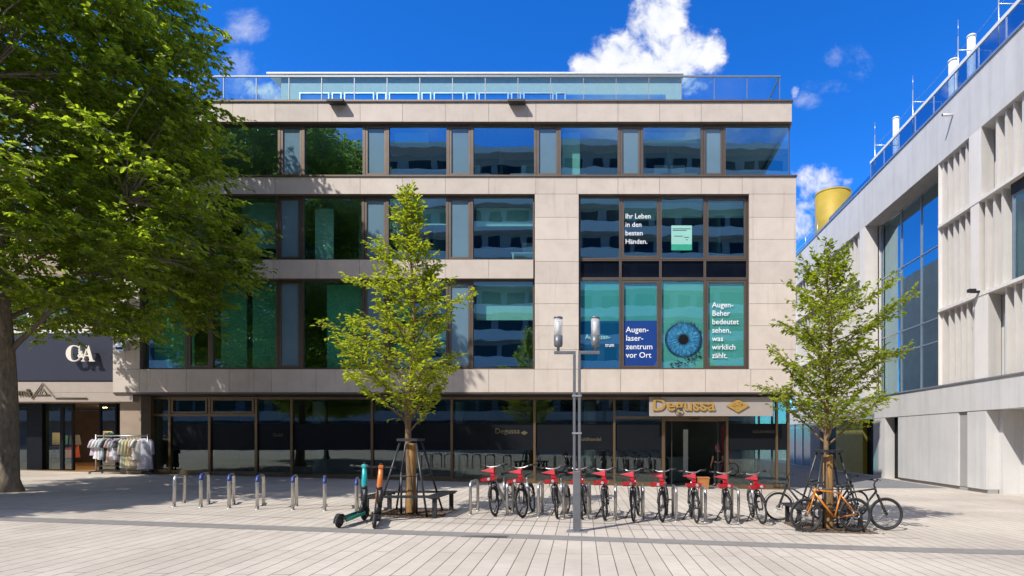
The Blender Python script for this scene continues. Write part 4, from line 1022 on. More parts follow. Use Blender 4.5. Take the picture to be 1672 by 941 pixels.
# ------------------------------------------------------------------ tree pits, guards and benches
def pit(T, name_label):
    x, y, z = T
    vs = []
    ob = sheet('tree_pit', (x - .8, x + .8), y - .72, y + .72, .005, 'soil'); tag(ob, name_label, 'tree pit', 'tree pits')
    r = random.Random(int(x * 100)); mb = MB()
    for k in range(420):
        a, b = x + r.uniform(-.85, .9), y + r.uniform(-.78, .8); s = r.uniform(.012, .04); h = r.uniform(.004, .03); t = r.uniform(0, 6.3)
        zz = g(a) + .008
        mb.add([(a + s * math.cos(t), b + s * math.sin(t), zz), (a - s * math.sin(t), b + s * math.cos(t), zz + h), (a - s * math.cos(t), b - s * math.sin(t), zz)], [(0, 1, 2)])
    o = mb.build('fallen_leaves', 'soil', ob); return ob
pit(T2, 'square soil pit under the tree by the electric scooters'); pit(T3, 'square soil pit under the tree by the parked bicycles')
def guard(T, label, h=1.68, w0=.56, w1=.17):
    x, y, z = T; o = empty('tree_guard', (x, y, z), 0, label, 'tree guard', 'tree guards')
    for sx in (-1, 1):
        for sy in (-1, 1):
            MB().tube([(sx * w0, sy * w0, -.04), (sx * w1, sy * w1, h)], .024, 8).build('pole', 'graphite', o)
    c = MB()
    for a, b in (((-1, -1), (1, -1)), ((1, -1), (1, 1)), ((1, 1), (-1, 1)), ((-1, 1), (-1, -1))): c.bar((a[0] * (w1 + .05), a[1] * (w1 + .05), h), (b[0] * (w1 + .05), b[1] * (w1 + .05), h), .045, .06)
    c.build('collar', 'graphite', o)
    wm = w0 + (w1 - w0) * .52; s = MB()
    for a, b in (((-1, -1), (1, -1)), ((1, -1), (1, 1)), ((1, 1), (-1, 1)), ((-1, 1), (-1, -1))): s.tube([(a[0] * wm, a[1] * wm, h * .52), (b[0] * wm, b[1] * wm, h * .52)], .012, 6)
    s.tube([(-.16, -.16, -.02), (-.16, -.16, .95)], .026, 8); s.tube([(.17, -.1, -.02), (.17, -.1, .9)], .022, 8)
    s.build('cross_bar', 'graphite', o)
guard(T2, 'four leaning dark poles and collar guarding the middle young tree'); guard(T3, 'four leaning dark poles and collar guarding the tree behind the orange bicycle')
def bench(T, label, hw=.82, dp=.72):
    x, y, z = T; o = empty('tree_bench', (x, y, z), 0, label, 'bench', 'tree benches'); H_, w = .44, .30
    for k, (a, b) in enumerate((((-1, -1), (1, -1)), ((1, -1), (1, 1)), ((1, 1), (-1, 1)), ((-1, 1), (-1, -1)))):
        m_ = MB(); hx, hy = hw, dp
        for off in (0, .085, .17, .255):
            q0 = Vector((a[0] * (hx - off), a[1] * (hy - off), H_)); q1 = Vector((b[0] * (hx - off), b[1] * (hy - off), H_))
            d = (q1 - q0).normalized() * (.031 if k % 2 else -.031)
            m_.bar(q0 + d, q1 - d, .058, .03)
        m_.build('seat', 'dark_metal', o)
    f = MB()
    for sx in (-1, 1):
        for sy in (-1, 1): f.bar((sx * (hw - .01), sy * (dp - .01), H_ - .035), (sx * (hw - .27), sy * (dp - .27), H_ - .035), .05, .035)
    for b_ in f.islands(): b_.build('seat_frame', 'dark_metal', o)
    for sx in (-1, 1):
        for sy in (-1, 1):
            zz = g(x + sx * (hw - .08)) - z
            MB().box(sx * (hw - .08) - .045, sx * (hw - .08) + .045, sy * (dp - .08) - .03, sy * (dp - .08) + .03, zz - .02, H_ - .053).build('leg', 'dark_metal', o)
bench(T2, 'dark slatted square bench round the middle young tree', .82, .70); bench((T3[0], T3[1] + .34, T3[2]), 'dark slatted square bench half hidden behind the parked bicycles', .74, .52)

# ------------------------------------------------------------------ street lamp
L_ = gp(942, 868)
lamp = empty('street_lamp', L_, 0, 'grey twin post street lamp with two glass cylinder lights between the red bikes', 'street lamp')
k_ = L_[1] / F0; HL = (868 - 576) * k_
MB().box(-.20, .20, -.20, .20, -.03, .012).build('base_plate', 'alu', lamp, .004)
MB().box(-.074, .074, -.06, .06, .012, 1.18).build('post_base', 'grey_metal', lamp, .008)
for s_ in (-1, 1):
    MB().box(s_ * .05 - .026, s_ * .05 + .026, -.035, .035, 1.18, HL - .03).build('post', 'grey_metal', lamp, .008)
    x1 = s_ * .445; a0, a1 = sorted((s_ * .026, x1)); a = MB().box(a0, a1, -.03, .03, HL - .03, HL + .03).build('arm', 'grey_metal', lamp, .006)
    xl = (911.5 if s_ < 0 else 972) ; xl = (xl - 942) * k_
    h = MB(); h.lathe([(.028, HL + .03), (.028, HL + .10), (.075, HL + .12), (.086, HL + .16), (.086, HL + .33)], (xl, 0, 0), 24); hd_ = h.build('lamp_head', 'grey_metal', lamp)
    MB().lathe([(.083, HL + .331), (.083, HL + .66)], (xl, 0, 0), 24).build('glass_cylinder', 'glass_lamp', hd_)
    MB().lathe([(.05, HL + .332), (.048, HL + .45), (.034, HL + .56), (.03, HL + .61)], (xl, 0, 0), 16).build('reflector', 'white_paint', hd_)
    MB().lathe([(.088, HL + .661), (.088, HL + .69), (.07, HL + .70)], (xl, 0, 0), 24).build('lamp_cap', 'grey_metal', hd_)
cl_ = MB()
for z in (1.9, 2.63): cl_.box(-.092, .092, -.045, .045, z, z + .035)
cl_.build('post_clamp', 'alu', lamp)

# ------------------------------------------------------------------ cycle racks
def make_rack(h=.80, dep=.72, r=.036, cap=False, mat='steel'):
    o = empty('cycle_rack', (0, 0, 0)); m_ = MB()
    pts = [(0, 0, -.05), (0, 0, h - .10), (0, .03, h - .03), (0, .10, h), (0, dep - .10, h), (0, dep - .03, h - .03), (0, dep, h - .10), (0, dep, -.05)]
    m_.tube(pts, r, 10); m_.build('hoop', mat, o)
    f = MB()
    for y in (0, dep): f.lathe([(.065, -.01), (.065, .006), (.045, .010)], (0, y, 0), 14)
    for b_ in f.islands(): b_.build('foot_plate', 'steel', o)
    if cap:
        c = MB(); c.tube([(0, 0, h - .115), (0, 0, h - .10), (0, .03, h - .03), (0, .10, h), (0, .17, h)], r + .004, 10); c.build('blue_cap', 'blue_cap', o)
    return o
rk_cap = make_rack(.74, .70, cap=True); rk_plain = make_rack(.74, .70, .034)
left = [(328, 828.5, 'blue capped steel cycle rack, second from the left end of the row'), (374, 830, 'blue capped steel cycle rack, third from the left end of the row'),
        (420, 832, 'blue capped steel cycle rack, fourth from the left end of the row'), (478, 832.5, 'blue capped steel cycle rack, fifth from the left end of the row'), (530, 834, 'blue capped steel cycle rack nearest the teal scooter on its left'),
        (582, 838, 'steel cycle rack hidden behind the teal scooter')]
G1 = 'steel hoop racks on the left of the tree bench'; G2 = 'steel hoop racks among the red rental bikes'
for i, (px, py, lab) in enumerate(left):
    o = rk_cap if i == 0 else copy_tree(rk_cap); o.location = gp(px, py); o.rotation_euler.z = R(24 + 3 * math.sin(i * 2)); tag(o, lab, 'cycle rack', G1)
o = copy_tree(rk_plain); o.location = gp(284, 827.5); o.rotation_euler = (0, R(1.5), R(22)); tag(o, 'plain worn steel cycle rack at the left end of the row in tree shade', 'cycle rack', G1); o.scale = (1, 1, .95)
right = [(768, 840), (828, 842.5), (879, 844.5), (920, 846.5), (960, 847.5), (1005, 849), (1050, 850), (1104, 851), (1152, 852.5), (1206, 853.5)]
ORD = ['first', 'second', 'third', 'fourth', 'fifth', 'sixth', 'seventh', 'eighth', 'ninth', 'tenth']
for i, (px, py) in enumerate(right):
    o = rk_plain if i == 0 else copy_tree(rk_plain); o.location = gp(px, py); o.rotation_euler.z = R(2 * math.sin(i * 3.1))
    tag(o, 'steel cycle rack standing free between the tree bench and the first red bike' if i == 0 else f'steel cycle rack at the right side of the {ORD[i - 1]} red rental bike', 'cycle rack', G2)

# ------------------------------------------------------------------ bicycles (x forward, origin on the ground between the wheels)
def wheel(parent, name, x, r, tyre=.022, spokes=28, y=0.):
    w = MB().lathe([(.001, -.045), (.030, -.045), (.034, -.02), (.022, -.01), (.022, .01), (.034, .02), (.030, .045), (.001, .045)], n=12)
    w.v = [Vector((v.x + x, v.z + y, v.y + r)) for v in w.v]; w = w.build(name, 'graphite', parent)
    MB().torus((x, y, r), (0, 1, 0), r - tyre, tyre, 40, 8).build('tyre', 'rubber', w)
    rim = MB().torus((x, y, r), (0, 1, 0), r - tyre * 2 - .006, .011, 40, 6, .9); rim.build('rim', 'graphite', w)
    s = MB()
    for k in range(spokes):
        t = 2 * math.pi * k / spokes; off = .028 if k % 2 else -.028; t2 = t + (.35 if (k // 2) % 2 else -.35)
        s.tube([(x + .03 * math.cos(t2), y + off, r + .03 * math.sin(t2)), (x + (r - tyre * 2) * math.cos(t), y, r + (r - tyre * 2) * math.sin(t))], .0018, 3, False)
    s.build('spokes', 'steel', w); return w
def fender(mb, x, r, a0, a1, w=.05, R_=.025):
    n = 14
    for i in range(n):
        t0, t1 = R(a0 + (a1 - a0) * i / n), R(a0 + (a1 - a0) * (i + 1) / n); q = r + R_
        p = lambda t, y, k: (x + k * math.cos(t), y, r + k * math.sin(t))
        mb.add([p(t0, -w / 2, q), p(t0, w / 2, q), p(t1, w / 2, q), p(t1, -w / 2, q), p(t0, -w / 2, q + .006), p(t0, w / 2, q + .006), p(t1, w / 2, q + .006), p(t1, -w / 2, q + .006)],
               [(0, 1, 2, 3), (7, 6, 5, 4), (0, 4, 5, 1), (2, 6, 7, 3), (1, 5, 6, 2), (3, 7, 4, 0)], True)
def crank(parent, x, z, rad=.09, mat='black'):
    c = MB().torus((x, -.05, z), (0, 1, 0), rad * .8, .012, 24, 6, .5); c.tube([(x, -.075, z), (x, .075, z)], .025, 10)
    c.bar((x, -.07, z), (x + .12, -.07, z - .11), .02, .025); c.bar((x, .07, z), (x - .12, .07, z + .11), .02, .025)
    o = c.build('crank', mat, parent)
    MB().box(x + .08, x + .17, -.15, -.08, z - .125, z - .10).build('pedal', 'black', o); MB().box(x - .17, x - .08, .08, .15, z + .10, z + .125).build('pedal', 'black', o)
    return o
def saddle(parent, x, z, mat='black'):
    m_ = MB(); n = 12; prof = [(-.14, .075, 0), (-.10, .085, .012), (0, .06, .0), (.08, .03, -.006), (.14, .02, -.012)]
    vs, fs = [], []
    for px, hw, dz in prof:
        for k in range(n):
            t = 2 * math.pi * k / n; vs.append((x + px, hw * math.cos(t), z + dz + .028 * math.sin(t)))
    for i in range(len(prof) - 1):
        for k in range(n): fs.append((i * n + k, (i + 1) * n + k, (i + 1) * n + (k + 1) % n, i * n + (k + 1) % n))
    fs.append(tuple(range(n))); fs.append(tuple(range((len(prof) - 1) * n, len(prof) * n))[::-1])
    m_.add(vs, fs, True); return m_.build('saddle', mat, parent)
def handlebar(parent, x, z, w, back=.08, rise=.03, grip='black', mat='graphite'):
    m_ = MB().tube([(x - back, -w, z + rise), (x - back * .5, -w * .6, z + rise), (x, -.08, z), (x, .08, z), (x - back * .5, w * .6, z + rise), (x - back, w, z + rise)], .014, 8)
    o = m_.build('handlebar', mat, parent)
    for s_ in (-1, 1):
        MB().tube([(x - back * .42, s_ * w * .52, z + rise), (x - back, s_ * (w + .01), z + rise)], .020, 8).build('grip', grip, o)
        MB().tube([(x - back * .4, s_ * w * .62, z + rise + .005), (x - back * .1 + .03, s_ * w * .8, z + rise - .012), (x - back * .5 + .02, s_ * w * .95, z + rise - .02)], .006, 5).build('brake_lever', 'graphite', o)
    return o
def rental_bike():
    o = empty('rental_bicycle'); r = .335
    wheel(o, 'front_wheel', .53, r, .024); wheel(o, 'rear_wheel', -.53, r, .024)
    fk = MB()
    for s_ in (-1, 1): fk.tube([(.53, s_ * .055, r), (.43, s_ * .06, .72), (.415, s_ * .03, .76)], .015, 8)
    fk.tube([(.43, 0, .72), (.385, 0, .92)], .022, 10); fk.build('fork', 'black', o)
    f = MB(); f.tube([(.41, 0, .80), (.385, 0, .92)], .034, 12)
    f.tube([(.40, 0, .84), (.20, 0, .62), (.02, 0, .42), (-.10, 0, .30)], [.040, .046, .048, .045], 12)
    f.tube([(-.10, 0, .30), (-.17, 0, .62), (-.20, 0, .74)], .026, 10)
    f.build('frame', 'silver', o)
    st = MB()
    for s_ in (-1, 1): st.tube([(-.10, s_ * .03, .30), (-.53, s_ * .065, r)], .014, 6); st.tube([(-.18, s_ * .025, .66), (-.53, s_ * .065, r)], .012, 6)
    st.build('rear_stays', 'silver', o)
    MB().tube([(-.20, 0, .74), (-.235, 0, .90)], .016, 8).build('seat_post', 'steel', o); saddle(o, -.25, .93)
    fd = MB(); fender(fd, .53, r, 20, 165, .055); fd.build('mudguard', 'black', o); fd = MB(); fender(fd, -.53, r, 15, 175, .06); fd.build('mudguard', 'black', o)
    sk = MB().box(-.62, -.30, -.03, .03, .66, .70); sk.tube([(-.48, -.05, .66), (-.53, -.07, r)], .008, 5); sk.tube([(-.48, .05, .66), (-.53, .07, r)], .008, 5); sk.build('rear_carrier', 'graphite', o)
    crank(o, -.10, .30)
    ks = MB().tube([(.02, -.05, .32), (.06, -.24, .02)], .014, 8); ks.tube([(.06, -.24, .02), (.05, -.32, .016)], .018, 6); ks.build('kickstand', 'black', o)
    MB().tube([(.385, 0, .92), (.35, 0, 1.10)], .02, 10).build('stem', 'silver', o)
    handlebar(o, .345, 1.115, .31, .10, .035, 'black', 'steel')
    # front tray, facing plate and red stem cover
    b = MB().box(.47, .68, -.19, .09, .80, .812)
    b.add([(.46, -.20, .813), (.69, -.20, .813), (.69, .10, .813), (.46, .10, .813), (.45, -.215, .885), (.71, -.215, .88), (.71, .115, .88), (.45, .115, .885)], [(0, 1, 5, 4), (1, 2, 6, 5), (2, 3, 7, 6), (3, 0, 4, 7), (0, 3, 2, 1)])
    fs_ = MB()
    for y in (-.1, .08): fs_.tube([(.50, y, .80), (.53, y * .6, .36)], .007, 5)
    fs_.build('basket_stay', 'graphite', o)
    b.tube([(.42, 0, .81), (.60, 0, .80)], .012, 6)
    b.build('front_basket', 'red', o, .006)
    MB().add([(.45, -.27, 1.055), (.44, .04, 1.105), (.46, .035, .975), (.42, -.27, 1.045), (.41, .04, 1.09), (.43, .035, .96)],
                  [(2, 1, 0), (3, 4, 5), (0, 1, 4, 3), (1, 2, 5, 4), (2, 0, 3, 5)]).build('advert_plate', 'red_pale', o, .004)
    MB().add([(.405, -.05, .86), (.405, .05, .86), (.45, .045, .90), (.45, -.045, .90), (.37, -.055, 1.09), (.37, .055, 1.09), (.415, .05, 1.10), (.415, -.05, 1.10)],
             [(3, 2, 1, 0), (4, 5, 6, 7), (0, 1, 5, 4), (1, 2, 6, 5), (2, 3, 7, 6), (3, 0, 4, 7)]).build('stem_cover', 'red', o, .008)
    hl = MB().lathe([(.03, 0), (.035, .02), (.03, .06)], n=12); hl.v = [Vector((.78 - v.z, v.x, .855 + v.y)) for v in hl.v]; hl.build('headlight', 'silver', o)
    rl2 = MB().box(-.875, -.85, -.03, .03, .50, .56); rl2.build('rear_light', 'red', o)
    return o
rb = rental_bike()
near = [(809, 842.5), (857, 845), (908.5, 846.5), (950, 847.5), (989, 849.5), (1035, 851.5), (1084, 852), (1136, 854), (1187, 855), (1243, 856)]
blab = ['red and silver rental bike at the left end, beside the tree bench', 'second red rental bike from the tree bench', 'third red rental bike from the tree bench, left of the street lamp', 'red rental bike hidden behind the street lamp posts',
        'red rental bike just to the right of the street lamp', 'sixth red rental bike from the tree bench', 'red rental bike in front of the left entrance door edge', 'red rental bike in front of the dark open entrance',
        'red rental bike in front of the person in the entrance', 'red rental bike at the right end, next to the parked black bicycle']
for i, (px, py) in enumerate(near):
    o = rb if i == 0 else copy_tree(rb)
    x, y, z = gp(px, py); yaw = -90 - 3 + rnd.uniform(-8, 6) + (5 if i == 9 else 0)
    a = R(yaw); cx_, cy_ = x - .50 * math.cos(a), y - .50 * math.sin(a) + .0
    o.location = (cx_, cy_, g(cx_)); o.rotation_euler = (R(4 + rnd.uniform(-2, 3)), 0, a)
    th = rnd.uniform(-13, 13); A = Matrix.Translation((.40, 0, 0)) @ Matrix.Rotation(R(th), 4, 'Z') @ Matrix.Translation((-.40, 0, 0))
    for c in o.children:
        nm = c.name.split('.')[0]
        if nm in ('front_wheel', 'fork', 'stem', 'handlebar', 'front_basket', 'basket_stay', 'advert_plate', 'stem_cover', 'headlight') or (nm == 'mudguard' and c.data.vertices[0].co.x > 0): c.matrix_local = A
    tag(o, blab[i], 'bicycle', 'red rental bikes parked in a row')
def city_bike(name, col, label, px, py, yaw, lean=4., r=.345, bars=.33, hz=1.0, mtb=True, basket=False, group=None):
    o = empty(name, (0, 0, 0), 0, label, 'bicycle', group)
    wheel(o, 'front_wheel', .53, r, .026 if mtb else .018); wheel(o, 'rear_wheel', -.53, r, .026 if mtb else .018)
    f = MB(); H0, H1, S0, B = (.34, 0, .80), (.31, 0, .92), (-.24, 0, .80), (-.08, 0, .29)
    f.tube([H0, H1], .026, 10); f.tube([(.335, 0, .82), B], .024, 10); f.tube([(.315, 0, .88), S0], .019, 10) if not basket else f.tube([(.33, 0, .84), (-.17, 0, .52)], .02, 10)
    f.tube([B, S0], .019, 10)
    for s_ in (-1, 1): f.tube([B, (-.53, s_ * .06, r)], .012, 8); f.tube([(-.23, s_ * .02, .76), (-.53, s_ * .06, r)], .011, 8)
    f.build('frame', col, o)
    fk = MB()
    for s_ in (-1, 1): fk.tube([(.53, s_ * .055, r), (.37, s_ * .055, .74), (.345, 0, .78)], .014, 8)
    fk.build('fork', col, o)
    MB().tube([S0, (-.275, 0, .93)], .015, 8).build('seat_post', 'graphite', o); saddle(o, -.27, .955)
    MB().tube([H1, (.295, 0, .97), (.33, 0, hz)], .016, 8).build('stem', 'graphite', o); handlebar(o, .34, hz, bars, .06, .03 if mtb else .06)
    c = crank(o, -.08, .29, .1)
    ch = MB(); 
    for s_ in (.055, -.05): ch.tube([(-.08, -.05, .29 + s_ * 1.4), (-.53, -.05, r + s_ * .7)], .006, 4)
    ch.torus((-.53, -.05, r), (0, 1, 0), .045, .008, 16, 5); ch.build('chain', 'graphite', o)
    dk_ = MB()
    for x in (.53, -.53): dk_.torus((x, .06, r), (0, 1, 0), .072, .010, 20, 4, .2)
    dk_.build('brake_disc', 'steel', o)
    if basket:
        fd = MB(); fender(fd, .53, r, 10, 165); fd.build('mudguard', 'black', o); fd = MB(); fender(fd, -.53, r, 10, 175); fd.build('mudguard', 'black', o)
        b = MB()
        for z, q in ((.78, .12), (.88, .135), (.98, .15)): b.tube([(.50 - q, -q, z), (.50 + q, -q, z), (.50 + q, q, z), (.50 - q, q, z), (.50 - q, -q, z)], .006, 4)
        for k in range(12):
            t = k / 12 * 4; s_ = int(t); u = t - s_; A = [(-1, -1), (1, -1), (1, 1), (-1, 1), (-1, -1)]; ax = A[s_][0] + (A[s_ + 1][0] - A[s_][0]) * u; ay = A[s_][1] + (A[s_ + 1][1] - A[s_][1]) * u
            b.tube([(.50 + ax * .12, ay * .12, .78), (.50 + ax * .15, ay * .15, .98)], .005, 4)
        b.build('wire_basket', 'graphite', o)
        MB().box(-.68, -.32, -.06, .06, .70, .72).build('rear_carrier', 'graphite', o)
    x, y, z = gp(px, py); o.location = (x, y, z); o.rotation_euler = (R(lean), 0, R(yaw)); return o
GB = 'private bicycles round the right young tree'
city_bike('mountain_bicycle', 'orange', 'orange mountain bike leaning in front of the right young tree', 1357.5, 869, 180 + 5, 5, .355, .34, 1.0, True, False, GB)
city_bike('city_bicycle', 'graphite', 'black bike with its front wheel sticking out right of the orange bike', 1405, 865, -8, -4, .35, .32, 1.05, True, False, GB)
city_bike('city_bicycle', 'graphite', 'dark bicycle with wire basket behind the orange front wheel', 1309, 851, 178, 3, .34, .30, 1.05, False, True, GB)
city_bike('city_bicycle', 'black', 'dark slim bicycle standing behind the trunk mat of the right tree', 1368, 846, 14, 4, .34, .30, 1.02, False, False, GB)

# ------------------------------------------------------------------ e-scooters (x forward)
def scooter(name, col, col2, label, px, py, yaw, steer):
    o = empty(name, (0, 0, 0), 0, label, 'scooter', 'electric scooters')
    r = .125
    d = MB().box(-.36, .30, -.075, .075, .13, .165); d.build('deck', 'black', o, .012)
    s_ = MB()
    for q in (-1, 1): s_.add([(-.42, q * .078, .10), (.34, q * .078, .15), (.34, q * .078, .21), (-.42, q * .078, .17), (-.42, q * .094, .10), (.34, q * .094, .15), (.34, q * .094, .21), (-.42, q * .094, .17)],
        [(0, 1, 2, 3), (7, 6, 5, 4), (0, 4, 5, 1), (1, 5, 6, 2), (2, 6, 7, 3), (3, 7, 4, 0)])
    s_.build('deck_rail', col2, o, .004)
    for x in (-.50, .50):
        w = MB().lathe([(.001, -.03), (.055, -.03), (.055, .03), (.001, .03)], n=16); w.v = [Vector((v.x + x, v.z, v.y + r)) for v in w.v]
        w = w.build('wheel', 'graphite', o); MB().torus((x, 0, r), (0, 1, 0), r - .034, .034, 32, 10).build('tyre', 'rubber', w)
    fd = MB(); fender(fd, -.50, r, 30, 190, .085, .015); fd.build('mudguard', 'black', o); fd = MB(); fender(fd, .50, r, 20, 150, .085, .015); fd.build('mudguard', 'black', o)
    n_ = MB().tube([(.30, 0, .17), (.40, 0, .30), (.44, 0, .42)], [.05, .055, .05], 10)
    for q in (-1, 1): n_.tube([(.50, q * .055, r), (.46, q * .055, .30), (.44, 0, .36)], .016, 8)
    n_.build('neck', 'black', o)
    st = MB(); st.tube([(.45, 0, .32), (.40, 0, .72), (.355, 0, 1.10)], [.068, .056, .046], 14); st.build('stem', col, o)
    MB().box(.355, .372, -.045, .045, .42, .70, Matrix.Rotation(R(-0), 4, 'Y')).tube([(.395, -.03, .30), (.385, -.03, .66)], .05, 10).build('battery_case', 'black', o)
    MB().tube([(.405, 0, .665), (.398, 0, .725)], .060, 14).build('stem_collar', 'black', o)
    h = MB().tube([(.30, -.27, 1.13), (.33, -.15, 1.13), (.35, 0, 1.12), (.33, .15, 1.13), (.30, .27, 1.13)], .014, 8); hb = h.build('handlebar', 'graphite', o)
    for q in (-1, 1): MB().tube([(.32, q * .17, 1.13), (.298, q * .28, 1.13)], .019, 8).build('grip', 'black', hb); MB().tube([(.35, q * .12, 1.125), (.36, q * .22, 1.11)], .007, 5).build('brake_lever', 'graphite', hb)
    MB().box(.30, .40, -.045, .045, 1.10, 1.17).build('display_head', col, o, .01); MB().lathe([(.028, 0), (.032, .03), (.024, .04)], (.0, 0, 0), 12).build('phone_ring', 'black', o, 0, (.345, 0, 1.165))
    MB().box(.392, .408, -.03, .03, 1.03, 1.09).build('headlight', 'red' if 'orange' in label else 'graphite', o)
    MB().tube([(.0, .09, .14), (-.02, .17, .015)], .010, 6).build('kickstand', 'black', o)
    x, y, z = gp(px, py); a = R(yaw); cx_, cy_ = x + .5 * math.cos(a), y + .5 * math.sin(a)
    o.location = (cx_, cy_, g(cx_)); o.rotation_euler = (R(4), 0, a); return o
scooter('electric_scooter', 'teal', 'teal_green', 'teal electric scooter with green deck edge parked beside the orange one', 553.5, 862, 88, 0)
scooter('electric_scooter', 'scooter_orange', 'graphite', 'orange electric scooter parked beside the tree bench', 611, 863.5, 90 + 20, 0)
# ------------------------------------------------------------------ planter by the door
po = empty('planter', (gx(1146), YG - .35, g(gx(1146))), 0, 'square terracotta planter beside the dark entrance', 'planter')
MB().add([(-.17, -.17, 0), (.17, -.17, 0), (.17, .17, 0), (-.17, .17, 0), (-.21, -.21, .42), (.21, -.21, .42), (.21, .21, .42), (-.21, .21, .42)], [(3, 2, 1, 0), (0, 1, 5, 4), (1, 2, 6, 5), (2, 3, 7, 6), (3, 0, 4, 7), (4, 5, 6, 7)]).build('pot', 'copper', po)
MB().box(-.225, .225, -.225, .225, .40, .44).build('rim', 'copper', po)

# ------------------------------------------------------------------ person in the entrance
def skin(name, pts, edges, rad, mat, parent, sub=2):
    me = bpy.data.meshes.new(name); me.from_pydata(pts, edges, []); me.materials.append(M[mat])
    o = bpy.data.objects.new(name, me); COL.objects.link(o); o.parent = parent
    sk = o.modifiers.new('skin', 'SKIN'); sk.use_smooth_shade = True
    for i, r_ in enumerate(rad):
        q = me.skin_vertices[0].data[i]; q.radius = (r_, r_) if not isinstance(r_, tuple) else r_; q.use_root = (i == 0)
    s = o.modifiers.new('sub', 'SUBSURF'); s.levels = sub; s.render_levels = sub
    return o
hx = (1171 - VX) * 23.1 / F0
per = empty('person', (hx, 23.1, g(hx) + .006), R(205), 'person in black T-shirt and pink headscarf standing inside the dark entrance', 'person')
# local: facing -y ; z up ; standing with one arm hanging
B_ = [(0, 0, .93), (0, 0, 1.10), (0, .01, 1.28), (0, .01, 1.40), (0, 0, 1.46), (0, -.015, 1.53), (0, -.02, 1.60),
      (.09, 0, .86), (.10, -.02, .48), (.10, .02, .09), (.10, -.10, .035), (-.09, 0, .86), (-.10, .01, .48), (-.10, .05, .09), (-.10, -.07, .035),
      (.17, .01, 1.37), (.24, .03, 1.10), (.25, -.06, .87), (.25, -.09, .80), (-.17, .01, 1.37), (-.25, .04, 1.10), (-.24, -.04, .86), (-.24, -.07, .79)]
E_ = [(0, 1), (1, 2), (2, 3), (3, 4), (4, 5), (5, 6), (0, 7), (7, 8), (8, 9), (9, 10), (0, 11), (11, 12), (12, 13), (13, 14), (3, 15), (15, 16), (16, 17), (17, 18), (3, 19), (19, 20), (20, 21), (21, 22)]
R_ = [(.145, .10), (.13, .095), (.15, .105), (.12, .09), .05, .075, .085, .085, .058, .04, .038, .085, .058, .04, .038, .05, .04, .03, (.034, .018), .05, .04, .03, (.034, .018)]
bd = skin('body', B_, E_, R_, 'skin', per)
# head details
hd2 = MB(); hd2.lathe([(.001, -.115), (.05, -.10), (.075, -.05), (.082, 0), (.078, .05), (.055, .095), (.001, .115)], (0, -.02, 1.575), 18); hd2.build('head', 'skin', per)
fc = MB(); fc.add([(-.012, -.098, 1.57), (.012, -.098, 1.57), (0, -.122, 1.555), (0, -.098, 1.60)], [(0, 2, 3), (2, 1, 3), (0, 1, 2)])
fc.build('nose', 'skin', per)
ey = MB()
for s_ in (-1, 1): ey.lathe([(.001, -.008), (.010, 0), (.001, .008)], (s_ * .03, -.095, 1.585), 8)
ey.box(-.022, .022, -.094, -.088, 1.525, 1.531); ey.build('eyes_and_mouth', 'black', per)
fg = MB()
for s_, wx, wy, wz in ((1, .25, -.09, .80), (-1, -.24, -.07, .79)):
    for k, l in enumerate((.07, .08, .075, .06)):
        y = wy - .03 + k * .02; fg.tube([(wx, y, wz - .01), (wx - s_ * .005, y - .002, wz - .05), (wx - s_ * .02, y - .004, wz - .05 - l * .6)], [.009, .0085, .007], 6)
    fg.tube([(wx - s_ * .01, wy - .035, wz + .02), (wx - s_ * .03, wy - .055, wz - .02), (wx - s_ * .032, wy - .055, wz - .045)], [.010, .009, .008], 6)
fg.build('fingers', 'skin', per)
skin('shirt', [(0, 0, .90), (0, 0, 1.10), (0, .01, 1.28), (0, .01, 1.40), (0, 0, 1.435), (.17, .01, 1.37), (.225, .025, 1.18), (-.17, .01, 1.37), (-.225, .03, 1.18)], [(0, 1), (1, 2), (2, 3), (3, 4), (3, 5), (5, 6), (3, 7), (7, 8)],
     [(.17, .125), (.152, .117), (.17, .127), (.135, .105), .062, .066, .058, .066, .058], 'shirt', per)
skin('trousers', [(0, 0, .95), (.09, 0, .86), (.10, -.02, .48), (.10, .02, .08), (-.09, 0, .86), (-.10, .01, .48), (-.10, .05, .08)], [(0, 1), (1, 2), (2, 3), (0, 4), (4, 5), (5, 6)], [(.16, .115), .10, .075, .06, .10, .075, .06], 'graphite', per)
sc_ = MB(); sc_.lathe([(.092, -.02), (.096, .02), (.090, .07), (.064, .112), (.001, .13)], (0, -.008, 1.575), 20); sc_.tube([(0, .08, 1.57), (.02, .12, 1.50), (.03, .11, 1.40)], [.05, .045, .012], 10); sc_.build('headscarf', 'scarf', per)
sh_ = MB()
for s_, y in ((1, 0.), (-1, .03)): sh_.box(s_ * .10 - .045, s_ * .10 + .045, y - .17, y + .07, 0, .055)
sh_.build('shoes', 'black', per, .02)
